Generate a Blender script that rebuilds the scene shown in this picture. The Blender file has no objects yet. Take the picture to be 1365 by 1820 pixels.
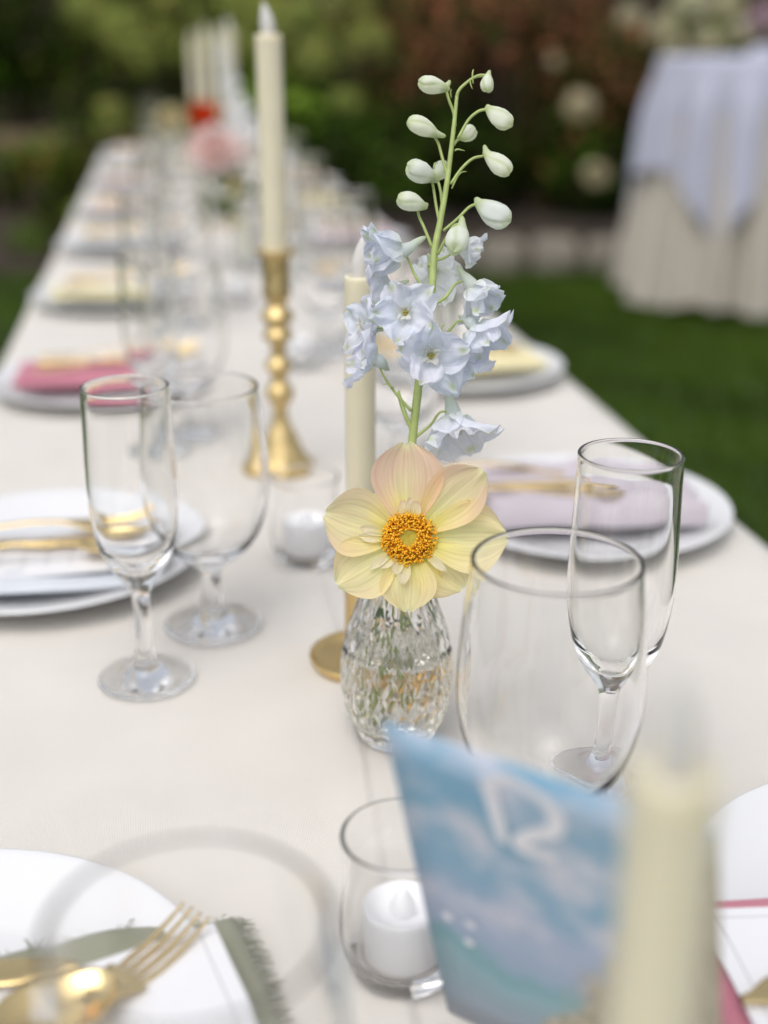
import bpy, math, random
import numpy as np
from mathutils import Vector, Matrix, noise

random.seed(7)
rng = np.random.default_rng(7)
PI = math.pi
sc = bpy.context.scene
COL = sc.collection

# ------------------------------------------------------------------ camera
FPX = 2200.0                                   # focal length in pixels of the 1365 x 1820 frame
PITCH = math.atan(850 / FPX)
YAW = math.atan(399 * math.cos(PITCH) / FPX)
CAMZ = 1.17
cam_d = bpy.data.cameras.new('camera')
cam = bpy.data.objects.new('camera', cam_d)
COL.objects.link(cam)
sc.camera = cam
cam.location = (0, 0, CAMZ)
cam.rotation_euler = (PI / 2 - PITCH, 0, -YAW)
cam_d.sensor_fit = 'VERTICAL'
cam_d.sensor_height = 36.0
cam_d.sensor_width = 27.0
cam_d.lens = FPX / 1820 * 36.0
cam_d.clip_start = 0.02
cam_d.clip_end = 500
cam_d.dof.use_dof = True
cam_d.dof.focus_distance = 0.69
cam_d.dof.aperture_fstop = 2.6

# ------------------------------------------------------------------ sky, sun, exposure
SUN_AZ = math.radians(-148)                    # sun stands behind the photographer's left shoulder
SUN_EL = math.radians(62)
w = bpy.data.worlds.new('World')
sc.world = w
w.use_nodes = True
nt = w.node_tree
nt.nodes.clear()
out = nt.nodes.new('ShaderNodeOutputWorld')
bg = nt.nodes.new('ShaderNodeBackground')
sky = nt.nodes.new('ShaderNodeTexSky')
sky.sky_type = 'NISHITA'
sky.sun_disc = False
sky.sun_elevation = SUN_EL
sky.sun_rotation = SUN_AZ
sky.air_density = 1.0
sky.dust_density = 4.0
hs = nt.nodes.new('ShaderNodeHueSaturation')   # a thinly clouded, milky sky
hs.inputs['Saturation'].default_value = 0.30
nt.links.new(sky.outputs[0], hs.inputs['Color'])
nt.links.new(hs.outputs[0], bg.inputs['Color'])
bg.inputs['Strength'].default_value = 0.15
nt.links.new(bg.outputs[0], out.inputs[0])
sl = bpy.data.lights.new('sun', 'SUN')
sl.energy = 0.6
sl.angle = math.radians(60)
sl.color = (1.0, 0.95, 0.88)
so = bpy.data.objects.new('sun', sl)
COL.objects.link(so)
sd = Vector((math.sin(SUN_AZ) * math.cos(SUN_EL), math.cos(SUN_AZ) * math.cos(SUN_EL), math.sin(SUN_EL)))
so.rotation_euler = sd.to_track_quat('Z', 'Y').to_euler()
so.location = sd * 20
sc.view_settings.view_transform = 'Standard'
sc.view_settings.look = 'None'
sc.view_settings.exposure = 0.33
sc.view_settings.gamma = 1.0
cy = sc.cycles
cy.use_denoising = True
cy.max_bounces = 24
cy.transmission_bounces = 20
cy.transparent_max_bounces = 16
cy.diffuse_bounces = 4
cy.glossy_bounces = 8
cy.sample_clamp_indirect = 6.0
cy.use_adaptive_sampling = True
cy.adaptive_threshold = 0.01
cy.caustics_refractive = True
cy.caustics_reflective = True
cy.blur_glossy = 0.6

# ------------------------------------------------------------------ frame geometry helpers
AR = Vector((math.cos(YAW), -math.sin(YAW), 0))
AF = Vector((math.sin(YAW) * math.cos(PITCH), math.cos(YAW) * math.cos(PITCH), -math.sin(PITCH)))
AU = AR.cross(AF)
def at(x, y, d):
    """place in the garden seen at frame point x, y, d metres away along the view axis"""
    return Vector((0, 0, CAMZ)) + (AR * ((x - 682.5) / FPX) - AU * ((y - 910) / FPX) + AF) * d
def on(x, y, z):
    r = AR * ((x - 682.5) / FPX) - AU * ((y - 910) / FPX) + AF
    return Vector((0, 0, CAMZ)) + r * ((z - CAMZ) / r.z)
TZ = 0.75                                       # table top
TX0, TX1, TY0, TY1 = -0.2437, 0.5065, 0.06, 5.12

# ------------------------------------------------------------------ mesh helpers
def link(name, data, mat=None, parent=None):
    o = bpy.data.objects.new(name, data)
    COL.objects.link(o)
    if mat is not None and data is not None and not data.materials:
        data.materials.append(mat)
    if parent is not None:
        o.parent = parent
    return o
def tag(o, label, cat, group=None):
    o['label'] = label
    o['category'] = cat
    if group:
        o['group'] = group
    return o
def thing(name, label, cat, loc=(0, 0, 0), rz=0.0, group=None):
    o = bpy.data.objects.new(name, None)
    o.empty_display_size = 0.05
    COL.objects.link(o)
    o.location = loc
    o.rotation_euler = (0, 0, rz)
    return tag(o, label, cat, group)
def copy_tree(o, parent=None):
    c = o.copy()
    COL.objects.link(c)
    if parent is not None:
        c.parent = parent
    for ch in list(o.children):
        copy_tree(ch, c)
    return c

class MB:
    """collects shapes of one part"""
    def __init__(self):
        self.v, self.f, self.c, self.uv = [], [], [], []
    def add(self, vs, fs, cols=None, uvs=None):
        b = len(self.v)
        self.v.extend([tuple(p) for p in vs])
        self.f.extend([tuple(i + b for i in q) for q in fs])
        if cols is not None:
            self.c.extend(cols)
        if uvs is not None:
            self.uv.extend(uvs)
    def grid(self, fn, nu, nv, closed_u=False, flip=False, col=None):
        vs, cols, uvs = [], [], []
        nu_ = nu if closed_u else nu + 1
        for j in range(nv + 1):
            for i in range(nu_):
                u, v = i / nu, j / nv
                vs.append(fn(u, v)); uvs.append((u, v))
                if col:
                    cols.append(col(u, v))
        fs = []
        for j in range(nv):
            for i in range(nu):
                a = j * nu_ + i
                b = j * nu_ + (i + 1) % nu_
                q = (a, b, b + nu_, a + nu_)
                fs.append(q[::-1] if flip else q)
        self.add(vs, fs, cols if col else None, uvs)
    def lathe(self, prof, n=48, c=(0, 0, 0), col=None, sq=None):
        """prof: list of (r, z); closed on the axis where r == 0"""
        vs, fs, rings, cols = [], [], [], []
        for k, (r, z) in enumerate(prof):
            if r <= 1e-7:
                rings.append([len(vs)]); vs.append((c[0], c[1], c[2] + z))
                if col: cols.append(col[k])
            else:
                ring = []
                for i in range(n):
                    a = 2 * PI * i / n
                    rr = r * (sq(a, z) if sq else 1.0)
                    ring.append(len(vs)); vs.append((c[0] + rr * math.cos(a), c[1] + rr * math.sin(a), c[2] + z))
                    if col: cols.append(col[k])
                rings.append(ring)
        for A, B in zip(rings, rings[1:]):
            if len(A) == 1 and len(B) == 1:
                continue
            for i in range(n):
                j = (i + 1) % n
                if len(A) == 1: fs.append((A[0], B[j], B[i]))
                elif len(B) == 1: fs.append((A[i], A[j], B[0]))
                else: fs.append((A[i], A[j], B[j], B[i]))
        self.add(vs, fs, cols if col else None)
    def tube(self, pts, rad, n=8, cap=True, col=None):
        pts = [Vector(p) for p in pts]
        if not hasattr(rad, '__len__'):
            rad = [rad] * len(pts)
        t0 = (pts[1] - pts[0]).normalized()
        nrm = t0.orthogonal().normalized()
        vs, fs, cols = [], [], []
        for k, p in enumerate(pts):
            t = (pts[min(k + 1, len(pts) - 1)] - pts[max(k - 1, 0)]).normalized()
            nrm = (nrm - t * nrm.dot(t)).normalized()
            b = t.cross(nrm)
            for i in range(n):
                a = 2 * PI * i / n
                vs.append(p + (nrm * math.cos(a) + b * math.sin(a)) * rad[k])
                if col: cols.append(col(k / (len(pts) - 1)))
        m = len(pts)
        for k in range(m - 1):
            for i in range(n):
                j = (i + 1) % n
                fs.append((k * n + i, k * n + j, (k + 1) * n + j, (k + 1) * n + i))
        if cap:
            fs.append(tuple(range(n))[::-1]); fs.append(tuple((m - 1) * n + i for i in range(n)))
        self.add(vs, fs, cols if col else None)
    def box(self, x0, x1, y0, y1, z0, z1):
        vs = [(x, y, z) for z in (z0, z1) for y in (y0, y1) for x in (x0, x1)]
        fs = [(0, 2, 3, 1), (4, 5, 7, 6), (0, 1, 5, 4), (2, 6, 7, 3), (0, 4, 6, 2), (1, 3, 7, 5)]
        self.add(vs, fs)
    def mesh(self, name, smooth=True, origin=None):
        me = bpy.data.meshes.new(name)
        v = self.v
        if origin is not None:
            ox, oy, oz = origin
            v = [(a - ox, b - oy, c - oz) for a, b, c in v]
        me.from_pydata(v, [], self.f)
        if self.c:
            ca = me.color_attributes.new('Col', 'FLOAT_COLOR', 'POINT')
            ca.data.foreach_set('color', [x for c in self.c for x in (c[0], c[1], c[2], 1.0)])
        if self.uv and len(self.uv) == len(self.v):
            ul = me.uv_layers.new(name='UVMap')
            idx = np.zeros(len(me.loops), dtype=np.int32)
            me.loops.foreach_get('vertex_index', idx)
            ul.data.foreach_set('uv', np.array(self.uv, dtype=np.float32)[idx].ravel())
        if smooth:
            me.polygons.foreach_set('use_smooth', [True] * len(me.polygons))
        me.update()
        return me
    def build(self, name, mat, parent=None, smooth=True, origin=None):
        return link(name, self.mesh(name, smooth, origin), mat, parent)

def bez(p0, p1, p2, p3, n=10):
    p0, p1, p2, p3 = map(Vector, (p0, p1, p2, p3))
    return [p0 * (1 - t) ** 3 + p1 * 3 * t * (1 - t) ** 2 + p2 * 3 * t * t * (1 - t) + p3 * t ** 3 for t in [i / n for i in range(n + 1)]]
def spline(pts, m=6):
    """smooth line through the points (Catmull-Rom)"""
    P = [Vector(p) for p in pts]
    P = [P[0] * 2 - P[1]] + P + [P[-1] * 2 - P[-2]]
    o = []
    for k in range(1, len(P) - 2):
        a, b, c, d = P[k - 1:k + 3]
        for i in range(m):
            t = i / m
            o.append(0.5 * (2 * b + (c - a) * t + (2 * a - 5 * b + 4 * c - d) * t * t + (3 * b - a - 3 * c + d) * t ** 3))
    o.append(P[-2])
    return o
def smooth_prof(prof, m=4):
    return [(max(0.0, p.x), p.y) for p in spline([(r, z, 0) for r, z in prof], m)]
def sstep(a, b, x):
    t = min(1, max(0, (x - a) / (b - a)))
    return t * t * (3 - 2 * t)
def mix3(a, b, t):
    return tuple(x + (y - x) * t for x, y in zip(a, b))

# ------------------------------------------------------------------ materials
def new_mat(name):
    m = bpy.data.materials.new(name)
    m.use_nodes = True
    n = m.node_tree
    b = n.nodes['Principled BSDF']
    return m, n, b
def N(n, t, **kw):
    x = n.nodes.new(t)
    for k, v in kw.items():
        setattr(x, k, v)
    return x
def plain(name, col, rough=0.6, metal=0.0, var=0.0, vscale=20.0, bump=0.0, bscale=200.0, spec=None, sheen=0.0, sss=0.0, rvar=0.0):
    m, n, b = new_mat(name)
    b.inputs['Base Color'].default_value = (*col, 1)
    b.inputs['Roughness'].default_value = rough
    b.inputs['Metallic'].default_value = metal
    if spec is not None: b.inputs['Specular IOR Level'].default_value = spec
    if sheen: b.inputs['Sheen Weight'].default_value = sheen
    if sss:
        b.inputs['Subsurface Weight'].default_value = sss
        b.inputs['Subsurface Radius'].default_value = (0.012, 0.009, 0.005)
        b.inputs['Subsurface Scale'].default_value = 1.0
    tc = N(n, 'ShaderNodeTexCoord')
    if var or rvar:
        nz = N(n, 'ShaderNodeTexNoise'); nz.inputs['Scale'].default_value = vscale; nz.inputs['Detail'].default_value = 5
        n.links.new(tc.outputs['Object'], nz.inputs['Vector'])
        if var:
            hv = N(n, 'ShaderNodeMapRange'); hv.inputs['From Min'].default_value = 0.3; hv.inputs['From Max'].default_value = 0.7
            hv.inputs['To Min'].default_value = 1 - var; hv.inputs['To Max'].default_value = 1 + var
            n.links.new(nz.outputs['Fac'], hv.inputs['Value'])
            mx = N(n, 'ShaderNodeVectorMath', operation='SCALE'); mx.inputs[0].default_value = col
            n.links.new(hv.outputs[0], mx.inputs['Scale'])
            n.links.new(mx.outputs[0], b.inputs['Base Color'])
        if rvar:
            rv = N(n, 'ShaderNodeMapRange'); rv.inputs['From Min'].default_value = 0.3; rv.inputs['From Max'].default_value = 0.7
            rv.inputs['To Min'].default_value = max(0.02, rough - rvar); rv.inputs['To Max'].default_value = rough + rvar
            n.links.new(nz.outputs['Fac'], rv.inputs['Value']); n.links.new(rv.outputs[0], b.inputs['Roughness'])
    if bump:
        bz = N(n, 'ShaderNodeTexNoise'); bz.inputs['Scale'].default_value = bscale; bz.inputs['Detail'].default_value = 4
        n.links.new(tc.outputs['Object'], bz.inputs['Vector'])
        bp = N(n, 'ShaderNodeBump'); bp.inputs['Strength'].default_value = bump; bp.inputs['Distance'].default_value = 0.002
        n.links.new(bz.outputs['Fac'], bp.inputs['Height']); n.links.new(bp.outputs[0], b.inputs['Normal'])
    return m
def woven(name, col, thread=900.0, strength=0.25, var=0.03, rough=0.9):
    """cloth: crossed threads as fine relief"""
    m, n, b = new_mat(name)
    b.inputs['Roughness'].default_value = rough
    b.inputs['Specular IOR Level'].default_value = 0.15
    b.inputs['Sheen Weight'].default_value = 0.15
    tc = N(n, 'ShaderNodeTexCoord')
    hs_ = []
    for d in ('X', 'Y'):
        wv = N(n, 'ShaderNodeTexWave', wave_type='BANDS', bands_direction=d)
        wv.inputs['Scale'].default_value = thread; wv.inputs['Distortion'].default_value = 1.5; wv.inputs['Detail'].default_value = 2
        n.links.new(tc.outputs['Object'], wv.inputs['Vector']); hs_.append(wv)
    ad = N(n, 'ShaderNodeMath', operation='ADD')
    n.links.new(hs_[0].outputs['Fac'], ad.inputs[0]); n.links.new(hs_[1].outputs['Fac'], ad.inputs[1])
    bp = N(n, 'ShaderNodeBump'); bp.inputs['Strength'].default_value = strength; bp.inputs['Distance'].default_value = 0.0004
    n.links.new(ad.outputs[0], bp.inputs['Height']); n.links.new(bp.outputs[0], b.inputs['Normal'])
    nz = N(n, 'ShaderNodeTexNoise'); nz.inputs['Scale'].default_value = 14; nz.inputs['Detail'].default_value = 6
    n.links.new(tc.outputs['Object'], nz.inputs['Vector'])
    mr = N(n, 'ShaderNodeMapRange'); mr.inputs['From Min'].default_value = 0.3; mr.inputs['From Max'].default_value = 0.7
    mr.inputs['To Min'].default_value = 1 - var; mr.inputs['To Max'].default_value = 1 + var
    n.links.new(nz.outputs['Fac'], mr.inputs['Value'])
    mx = N(n, 'ShaderNodeVectorMath', operation='SCALE'); mx.inputs[0].default_value = col
    n.links.new(mr.outputs[0], mx.inputs['Scale']); n.links.new(mx.outputs[0], b.inputs['Base Color'])
    return m
def leafy(name, col=None, trans=0.35, rough=0.5, vein=0.0, spec=0.3):
    """petals and leaves: colour from the point colours, light passes through"""
    m, n, b = new_mat(name)
    b.inputs['Roughness'].default_value = rough
    b.inputs['Specular IOR Level'].default_value = spec
    tr = N(n, 'ShaderNodeBsdfTranslucent')
    if col is None:
        at_ = N(n, 'ShaderNodeAttribute'); at_.attribute_name = 'Col'
        src = at_.outputs['Color']
    else:
        rg = N(n, 'ShaderNodeRGB'); rg.outputs[0].default_value = (*col, 1); src = rg.outputs[0]
    if vein:
        uv = N(n, 'ShaderNodeUVMap')
        mp = N(n, 'ShaderNodeMapping'); mp.inputs['Scale'].default_value = (26, 1.4, 1)
        n.links.new(uv.outputs[0], mp.inputs['Vector'])
        nz = N(n, 'ShaderNodeTexNoise'); nz.inputs['Scale'].default_value = 1.0; nz.inputs['Detail'].default_value = 3
        n.links.new(mp.outputs[0], nz.inputs['Vector'])
        mr = N(n, 'ShaderNodeMapRange'); mr.inputs['From Min'].default_value = 0.3; mr.inputs['From Max'].default_value = 0.7
        mr.inputs['To Min'].default_value = 1 - vein; mr.inputs['To Max'].default_value = 1 + vein * 0.6
        n.links.new(nz.outputs['Fac'], mr.inputs['Value'])
        sc_ = N(n, 'ShaderNodeVectorMath', operation='SCALE'); n.links.new(src, sc_.inputs[0]); n.links.new(mr.outputs[0], sc_.inputs['Scale'])
        src = sc_.outputs[0]
        mp2 = N(n, 'ShaderNodeTexCoord'); sn = N(n, 'ShaderNodeTexNoise'); sn.inputs['Scale'].default_value = 170; sn.inputs['Detail'].default_value = 2
        n.links.new(mp2.outputs['Object'], sn.inputs['Vector'])
        th = N(n, 'ShaderNodeMapRange'); th.inputs['From Min'].default_value = .74; th.inputs['From Max'].default_value = .80; th.inputs['To Max'].default_value = .45
        n.links.new(sn.outputs['Fac'], th.inputs['Value'])
        sm_ = N(n, 'ShaderNodeMix', data_type='RGBA'); n.links.new(th.outputs[0], sm_.inputs['Factor']); n.links.new(src, sm_.inputs['A']); sm_.inputs['B'].default_value = (.45, .30, .16, 1)   # small bruises
        src = sm_.outputs['Result']
        bp = N(n, 'ShaderNodeBump'); bp.inputs['Strength'].default_value = 0.6; bp.inputs['Distance'].default_value = 0.0007
        n.links.new(nz.outputs['Fac'], bp.inputs['Height']); n.links.new(bp.outputs[0], b.inputs['Normal']); n.links.new(bp.outputs[0], tr.inputs['Normal'])
    n.links.new(src, b.inputs['Base Color']); n.links.new(src, tr.inputs['Color'])
    ms = N(n, 'ShaderNodeMixShader'); ms.inputs[0].default_value = trans
    n.links.new(b.outputs[0], ms.inputs[1]); n.links.new(tr.outputs[0], ms.inputs[2])
    n.links.new(ms.outputs[0], n.nodes['Material Output'].inputs[0])
    return m
def glass(name, col=(1.0, 1.0, 1.0), ior=1.5, rough=0.0):
    m, n, b = new_mat(name)
    g = N(n, 'ShaderNodeBsdfGlass'); g.inputs['Color'].default_value = (*col, 1); g.inputs['IOR'].default_value = ior
    g.inputs['Roughness'].default_value = rough
    n.links.new(g.outputs[0], n.nodes['Material Output'].inputs[0])
    return m

M_cloth = woven('cream tablecloth', (0.675, 0.644, 0.598), thread=330, strength=0.35)
M_glass = glass('clear glass', ior=1.37)
M_crystal = glass('cut glass', ior=1.42)
M_water = glass('water', (0.985, 0.98, 0.95), ior=1.33)
M_plate = plain('white glazed china', (0.715, 0.722, 0.738), rough=0.18)
M_gold = plain('gold cutlery', (0.86, 0.66, 0.33), rough=0.22, metal=1.0, rvar=0.06, vscale=60)
M_brass = plain('old brass', (0.63, 0.485, 0.24), rough=0.42, metal=1.0, var=0.25, vscale=70, rvar=0.12, bump=0.25, bscale=120)
M_saucer = plain('matt gold holder', (0.72, 0.53, 0.24), rough=0.33, metal=1.0, rvar=0.05, vscale=90)
M_wax = plain('ivory wax', (0.70, 0.65, 0.50), rough=0.45, sss=0.35, var=0.03, vscale=30, bump=0.04, bscale=90)
M_flame = plain('white plastic flame', (0.68, 0.66, 0.65), rough=0.35, sss=0.3)
M_wick = plain('black wick', (0.02, 0.02, 0.02), rough=0.9)
M_tea = plain('white plastic tea light', (0.93, 0.93, 0.95), rough=0.4)
M_stem = plain('green stem', (0.36, 0.44, 0.15), rough=0.45, var=0.15, vscale=120)
M_petal = leafy('dahlia petal', trans=0.55, rough=0.65, vein=0.13, spec=0.1)
M_floret = leafy('delphinium petal', trans=0.46, rough=0.6, vein=0.06, spec=0.15)
M_leaf = leafy('shrub leaf', trans=0.28, rough=0.6, spec=0.06)
M_stamen = leafy('orange stamen', trans=0.15, rough=0.7, spec=0.1)
M_disc = plain('olive flower centre', (0.52, 0.42, 0.06), rough=0.7, var=0.2, vscale=400)
M_bark = plain('bark', (0.07, 0.05, 0.035), rough=0.9, var=0.3, vscale=30, bump=0.6, bscale=60)
M_stone = plain('grey brown stone', (0.21, 0.19, 0.155), rough=0.9, var=0.35, vscale=9, bump=0.7, bscale=40)
M_stone_b = plain('brown wall stone', (0.105, 0.075, 0.045), rough=0.9, var=0.35, vscale=9, bump=0.7, bscale=40)
M_soil = plain('dark garden soil', (0.035, 0.025, 0.017), rough=1.0, var=0.4, vscale=12, bump=0.8, bscale=50)
M_lawn = plain('lawn ground', (0.035, 0.07, 0.008), rough=1.0, var=0.4, vscale=6, bump=0.6, bscale=90)
M_wood = plain('folding table board', (0.42, 0.40, 0.37), rough=0.6, var=0.08)
M_steel = plain('grey steel leg', (0.3, 0.3, 0.31), rough=0.4, metal=1.0)
M_linen = woven('ivory skirt cloth', (0.48, 0.44, 0.38), thread=300)
M_overlay = woven('pale lavender overlay', (0.45, 0.46, 0.565), thread=300)

# ------------------------------------------------------------------ ground and garden setting
mb = MB()
mb.add([(-60, -60, 0), (60, -60, 0), (60, 60, 0), (-60, 60, 0)], [(0, 1, 2, 3)])
lawn = mb.build('lawn', M_lawn, smooth=False); lawn['kind'] = 'structure'

def grass_mesh(regions):
    vs, cs = [], []
    for x0, x1, y0, y1, dens in regions:
        k = int((x1 - x0) * (y1 - y0) * dens)
        p = np.stack([rng.uniform(x0, x1, k), rng.uniform(y0, y1, k)], 1)
        h = rng.uniform(0.02, 0.05, k); a = rng.uniform(0, 2 * PI, k); wd = rng.uniform(0.0018, 0.004, k)
        lx, ly = rng.normal(0, 0.014, k), rng.normal(0, 0.014, k)
        dx, dy = np.cos(a) * wd, np.sin(a) * wd
        z0 = np.full(k, -0.002)
        v = np.stack([np.stack([p[:, 0] - dx, p[:, 1] - dy, z0], 1), np.stack([p[:, 0] + dx, p[:, 1] + dy, z0], 1), np.stack([p[:, 0] + lx, p[:, 1] + ly, h], 1)], 1).reshape(-1, 3)
        g = rng.uniform(0.6, 1.35, k) * (1.0 + 0.42 * np.sin(p[:, 0] * 3.1 + 1.7 * np.sin(p[:, 1] * 1.9)) * np.sin(p[:, 1] * 2.7 + p[:, 0]) + 0.16 * np.sin(p[:, 0] * 9 + p[:, 1] * 7))
        c = np.stack([0.047 * g * rng.uniform(0.6, 1.5, k), 0.086 * g, 0.005 * g, np.ones(k)], 1)
        vs.append(v); cs.append(np.repeat(c, 3, axis=0))
    v = np.concatenate(vs); c = np.concatenate(cs)
    me = bpy.data.meshes.new('grass')
    k = len(v) // 3
    me.vertices.add(len(v)); me.vertices.foreach_set('co', v.ravel())
    me.loops.add(len(v)); me.loops.foreach_set('vertex_index', np.arange(len(v), dtype=np.int32))
    me.polygons.add(k); me.polygons.foreach_set('loop_start', np.arange(0, len(v), 3, dtype=np.int32)); me.polygons.foreach_set('loop_total', np.full(k, 3, dtype=np.int32))
    ca = me.color_attributes.new('Col', 'FLOAT_COLOR', 'POINT'); ca.data.foreach_set('color', c.ravel())
    me.update(); me.validate()
    return me
gr = link('grass', grass_mesh([(0.4, 3.8, 0.8, 6.3, 5200), (-2.6, -0.1, 1.2, 7.4, 3200), (-0.1, 0.6, 4.9, 6.5, 3000)]), M_leaf)
tag(gr, 'short mown green lawn grass around the long table', 'grass'); gr['kind'] = 'stuff'

# planting bed with a raised, uneven soil top
mb = MB()
def bed_pt(u, v):
    x = -3.6 + u * 8.6; y = 6.44 + v * 5.2 - 0.10 * (x - 1.2) * (1 - v)
    z = 0.012 + 0.16 * sstep(0, 0.12, v) + 0.05 * noise.noise((x * 1.7, y * 1.7, 3.1))
    return (x, y, z if v > 0 else 0.004)
mb.grid(bed_pt, 60, 24)
bed = mb.build('garden_bed', M_soil); bed['kind'] = 'structure'

def rough_stone(seed, sx, sy, sz, rnd=0.25):
    mb = MB(); n = 5
    def f(u, v):
        a, b = 2 * PI * u, PI * (v - 0.5)
        p = Vector((math.cos(a) * math.cos(b), math.sin(a) * math.cos(b), math.sin(b)))
        q = Vector([math.copysign(abs(t) ** 0.45, t) for t in p])
        k = 1 + rnd * noise.noise(p * 1.4 + Vector((seed, seed * 2.3, 1)))
        return (q.x * sx * 0.5 * k, q.y * sy * 0.5 * k, q.z * sz * 0.5 * k)
    mb.grid(f, 12, 7, closed_u=True)
    return mb.mesh('stone')
edge_meshes = [rough_stone(s, 0.26, 0.2, 0.2) for s in (1.0, 5.5, 9.2)]
edging = thing('stone_edging', 'low border of rough grey stones between lawn and planting bed', 'edging', (0, 0, 0))
x = -0.5; k = 0
while x < 4.2:
    sxx = random.uniform(0.75, 1.3)
    o = link('stone', edge_meshes[k % 3], M_stone, edging)
    x += 0.13 * sxx
    o.location = (x, 6.42 - 0.10 * (x - 1.2) + random.uniform(-0.03, 0.03), 0.06)
    x += 0.13 * sxx + 0.012
    o.scale = (sxx, random.uniform(0.8, 1.2), random.uniform(0.8, 1.25)); o.rotation_euler = (0, 0, random.uniform(-0.3, 0.3) - 0.1)
    k += 1
wall_meshes = [rough_stone(s, 0.5, 0.34, 0.225, 0.30) for s in (2.0, 4.5, 7.7)]
for_wall_rows = 3
wall = thing('stone_wall', 'low brown dry stone retaining wall at the far end of the lawn', 'wall', (-0.55, 8.0, 0))
for r in range(for_wall_rows):
    x = -2.6 + random.uniform(0, 0.15)
    while x < 0.35:
        sxx = random.uniform(0.6, 1.25)
        x += 0.25 * sxx
        o = link('stone', wall_meshes[k % 3], M_stone_b, wall)
        o.location = (x, random.uniform(-0.03, 0.03), 0.11 + r * 0.205)
        o.scale = (sxx, 1, random.uniform(0.9, 1.1)); o.rotation_euler = (0, random.uniform(-.06, .06), random.uniform(-.15, .15)); x += 0.25 * sxx; k += 1

# ------------------------------------------------------------------ shrubs
def leaf_cloud(clumps, n, size, cols, aspect=0.55, droop=0.3):
    """one crown: leaf blades spread over clumps (cx, cy, cz, rx, ry, rz)"""
    vol = np.array([c[3] * c[4] * c[5] for c in clumps]) ** 0.75
    cnt = rng.multinomial(n, vol / vol.sum())
    V, F, Cc = [], [], []
    for c, k in zip(clumps, cnt):
        d = rng.normal(size=(k, 3)); d /= np.linalg.norm(d, axis=1)[:, None]
        r = rng.uniform(0.45, 1.0, k) ** 0.6 * (1 + 0.18 * np.sin(d[:, 0] * 7 + c[0] * 9) * np.sin(d[:, 2] * 6 + c[1]))
        p = np.array(c[:3]) + d * r[:, None] * np.array(c[3:6])
        tone = rng.uniform(0.6, 1.3, k) * float(np.exp(rng.normal(0, .55)))
        for i in range(k):
            nrm = Vector(d[i]) + Vector((rng.normal(0, .45), rng.normal(0, .45), 0.5 + rng.normal(0, .4)))
            nrm.normalize()
            ax = Vector((rng.normal(), rng.normal(), -droop + rng.normal(0, .5)))
            ax = (ax - nrm * ax.dot(nrm)).normalized(); sd_ = nrm.cross(ax)
            L = size * rng.uniform(0.65, 1.3); W = L * aspect * 0.5
            o = Vector(p[i]); b = len(V)
            V += [o - ax * L * .5, o - ax * L * .1 + sd_ * W + nrm * W * .25, o + ax * L * .25 + sd_ * W * .7 + nrm * W * .2, o + ax * L * .5 - nrm * L * .12,
                  o + ax * L * .25 - sd_ * W * .7 + nrm * W * .2, o - ax * L * .1 - sd_ * W + nrm * W * .25]
            F += [(b, b + 1, b + 2, b + 3), (b, b + 3, b + 4, b + 5)]
            cc = cols[int(rng.integers(len(cols)))]
            Cc += [tuple(t * tone[i] for t in cc)] * 6
    m = MB(); m.add(V, F, Cc)
    return m
def shrub(name, label, loc, clumps, n, size, cols, heads=(), head_col=None, head_size=0.09, group='shrubs in the planting bed', aspect=0.55):
    t = thing(name, label, 'shrub', loc, 0, group)
    leaf_cloud(clumps, n, size, cols, aspect).build('foliage', M_leaf, t, smooth=False)
    for c in clumps[:6]:
        s = MB()
        s.tube(bez((c[0] * .15, c[1] * .15, -0.05), (c[0] * .3, c[1] * .3, c[2] * .4), (c[0] * .8, c[1] * .8, c[2] * .6), (c[0], c[1], c[2] + c[5] * .4), 8), [0.02 - 0.0018 * i for i in range(9)], 6)
        s.build('stem', M_bark, t)
    for (hx, hy, hz, hr) in heads:
        m = MB()
        for i in range(70):                    # small four-petalled flowers packed into a ball
            d = Vector(rng.normal(size=3)).normalized()
            if d.z < -0.6: continue
            o = Vector((hx, hy, hz)) + d * hr * rng.uniform(.85, 1.05)
            a = d.orthogonal().normalized(); b = d.cross(a); q = hr * 0.24
            an = rng.uniform(0, 6.28); a, b = a * math.cos(an) + b * math.sin(an), b * math.cos(an) - a * math.sin(an)
            cc = tuple(t * rng.uniform(.85, 1.1) for t in head_col)
            for e, g in ((a, b), (b, -a), (-a, -b), (-b, a)):
                m.add([o, o + (e + g * .5) * q + d * q * .2, o + e * q * 1.4 + d * q * .1, o + (e - g * .5) * q + d * q * .2], [(0, 1, 2, 3)], [cc] * 4)
        m.build('flower_head', M_leaf, t, smooth=False)['kind'] = 'stuff'
    return t
def clump_set(k, R, H, r, seed):
    g = random.Random(seed); o = []
    for i in range(k):
        a = g.uniform(0, 2 * PI); d = R * math.sqrt(g.random())
        z = H * (0.25 + 0.65 * g.random()) * (1 - 0.25 * d / R)
        s = r * g.uniform(0.7, 1.25)
        o.append((d * math.cos(a), d * math.sin(a) * .8, z, s, s, s * .85))
    return o
def hd(base, spots):
    """flower heads at garden places, relative to the shrub's foot"""
    return [(*(at(x, y, d) - Vector(base)), r) for x, y, d, r in spots]
DK = [(0.026, 0.057, 0.0045), (0.042, 0.088, 0.006), (0.017, 0.032, 0.0035)]
MG = [(0.09, 0.15, 0.018), (0.12, 0.17, 0.022), (0.06, 0.105, 0.014)]
YG = [(0.15, 0.19, 0.055), (0.12, 0.16, 0.04), (0.19, 0.22, 0.08)]
RU = [(0.32, 0.125, 0.065), (0.40, 0.18, 0.09), (0.15, 0.07, 0.035), (0.07, 0.07, 0.018), (0.05, 0.08, 0.014)]
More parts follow.
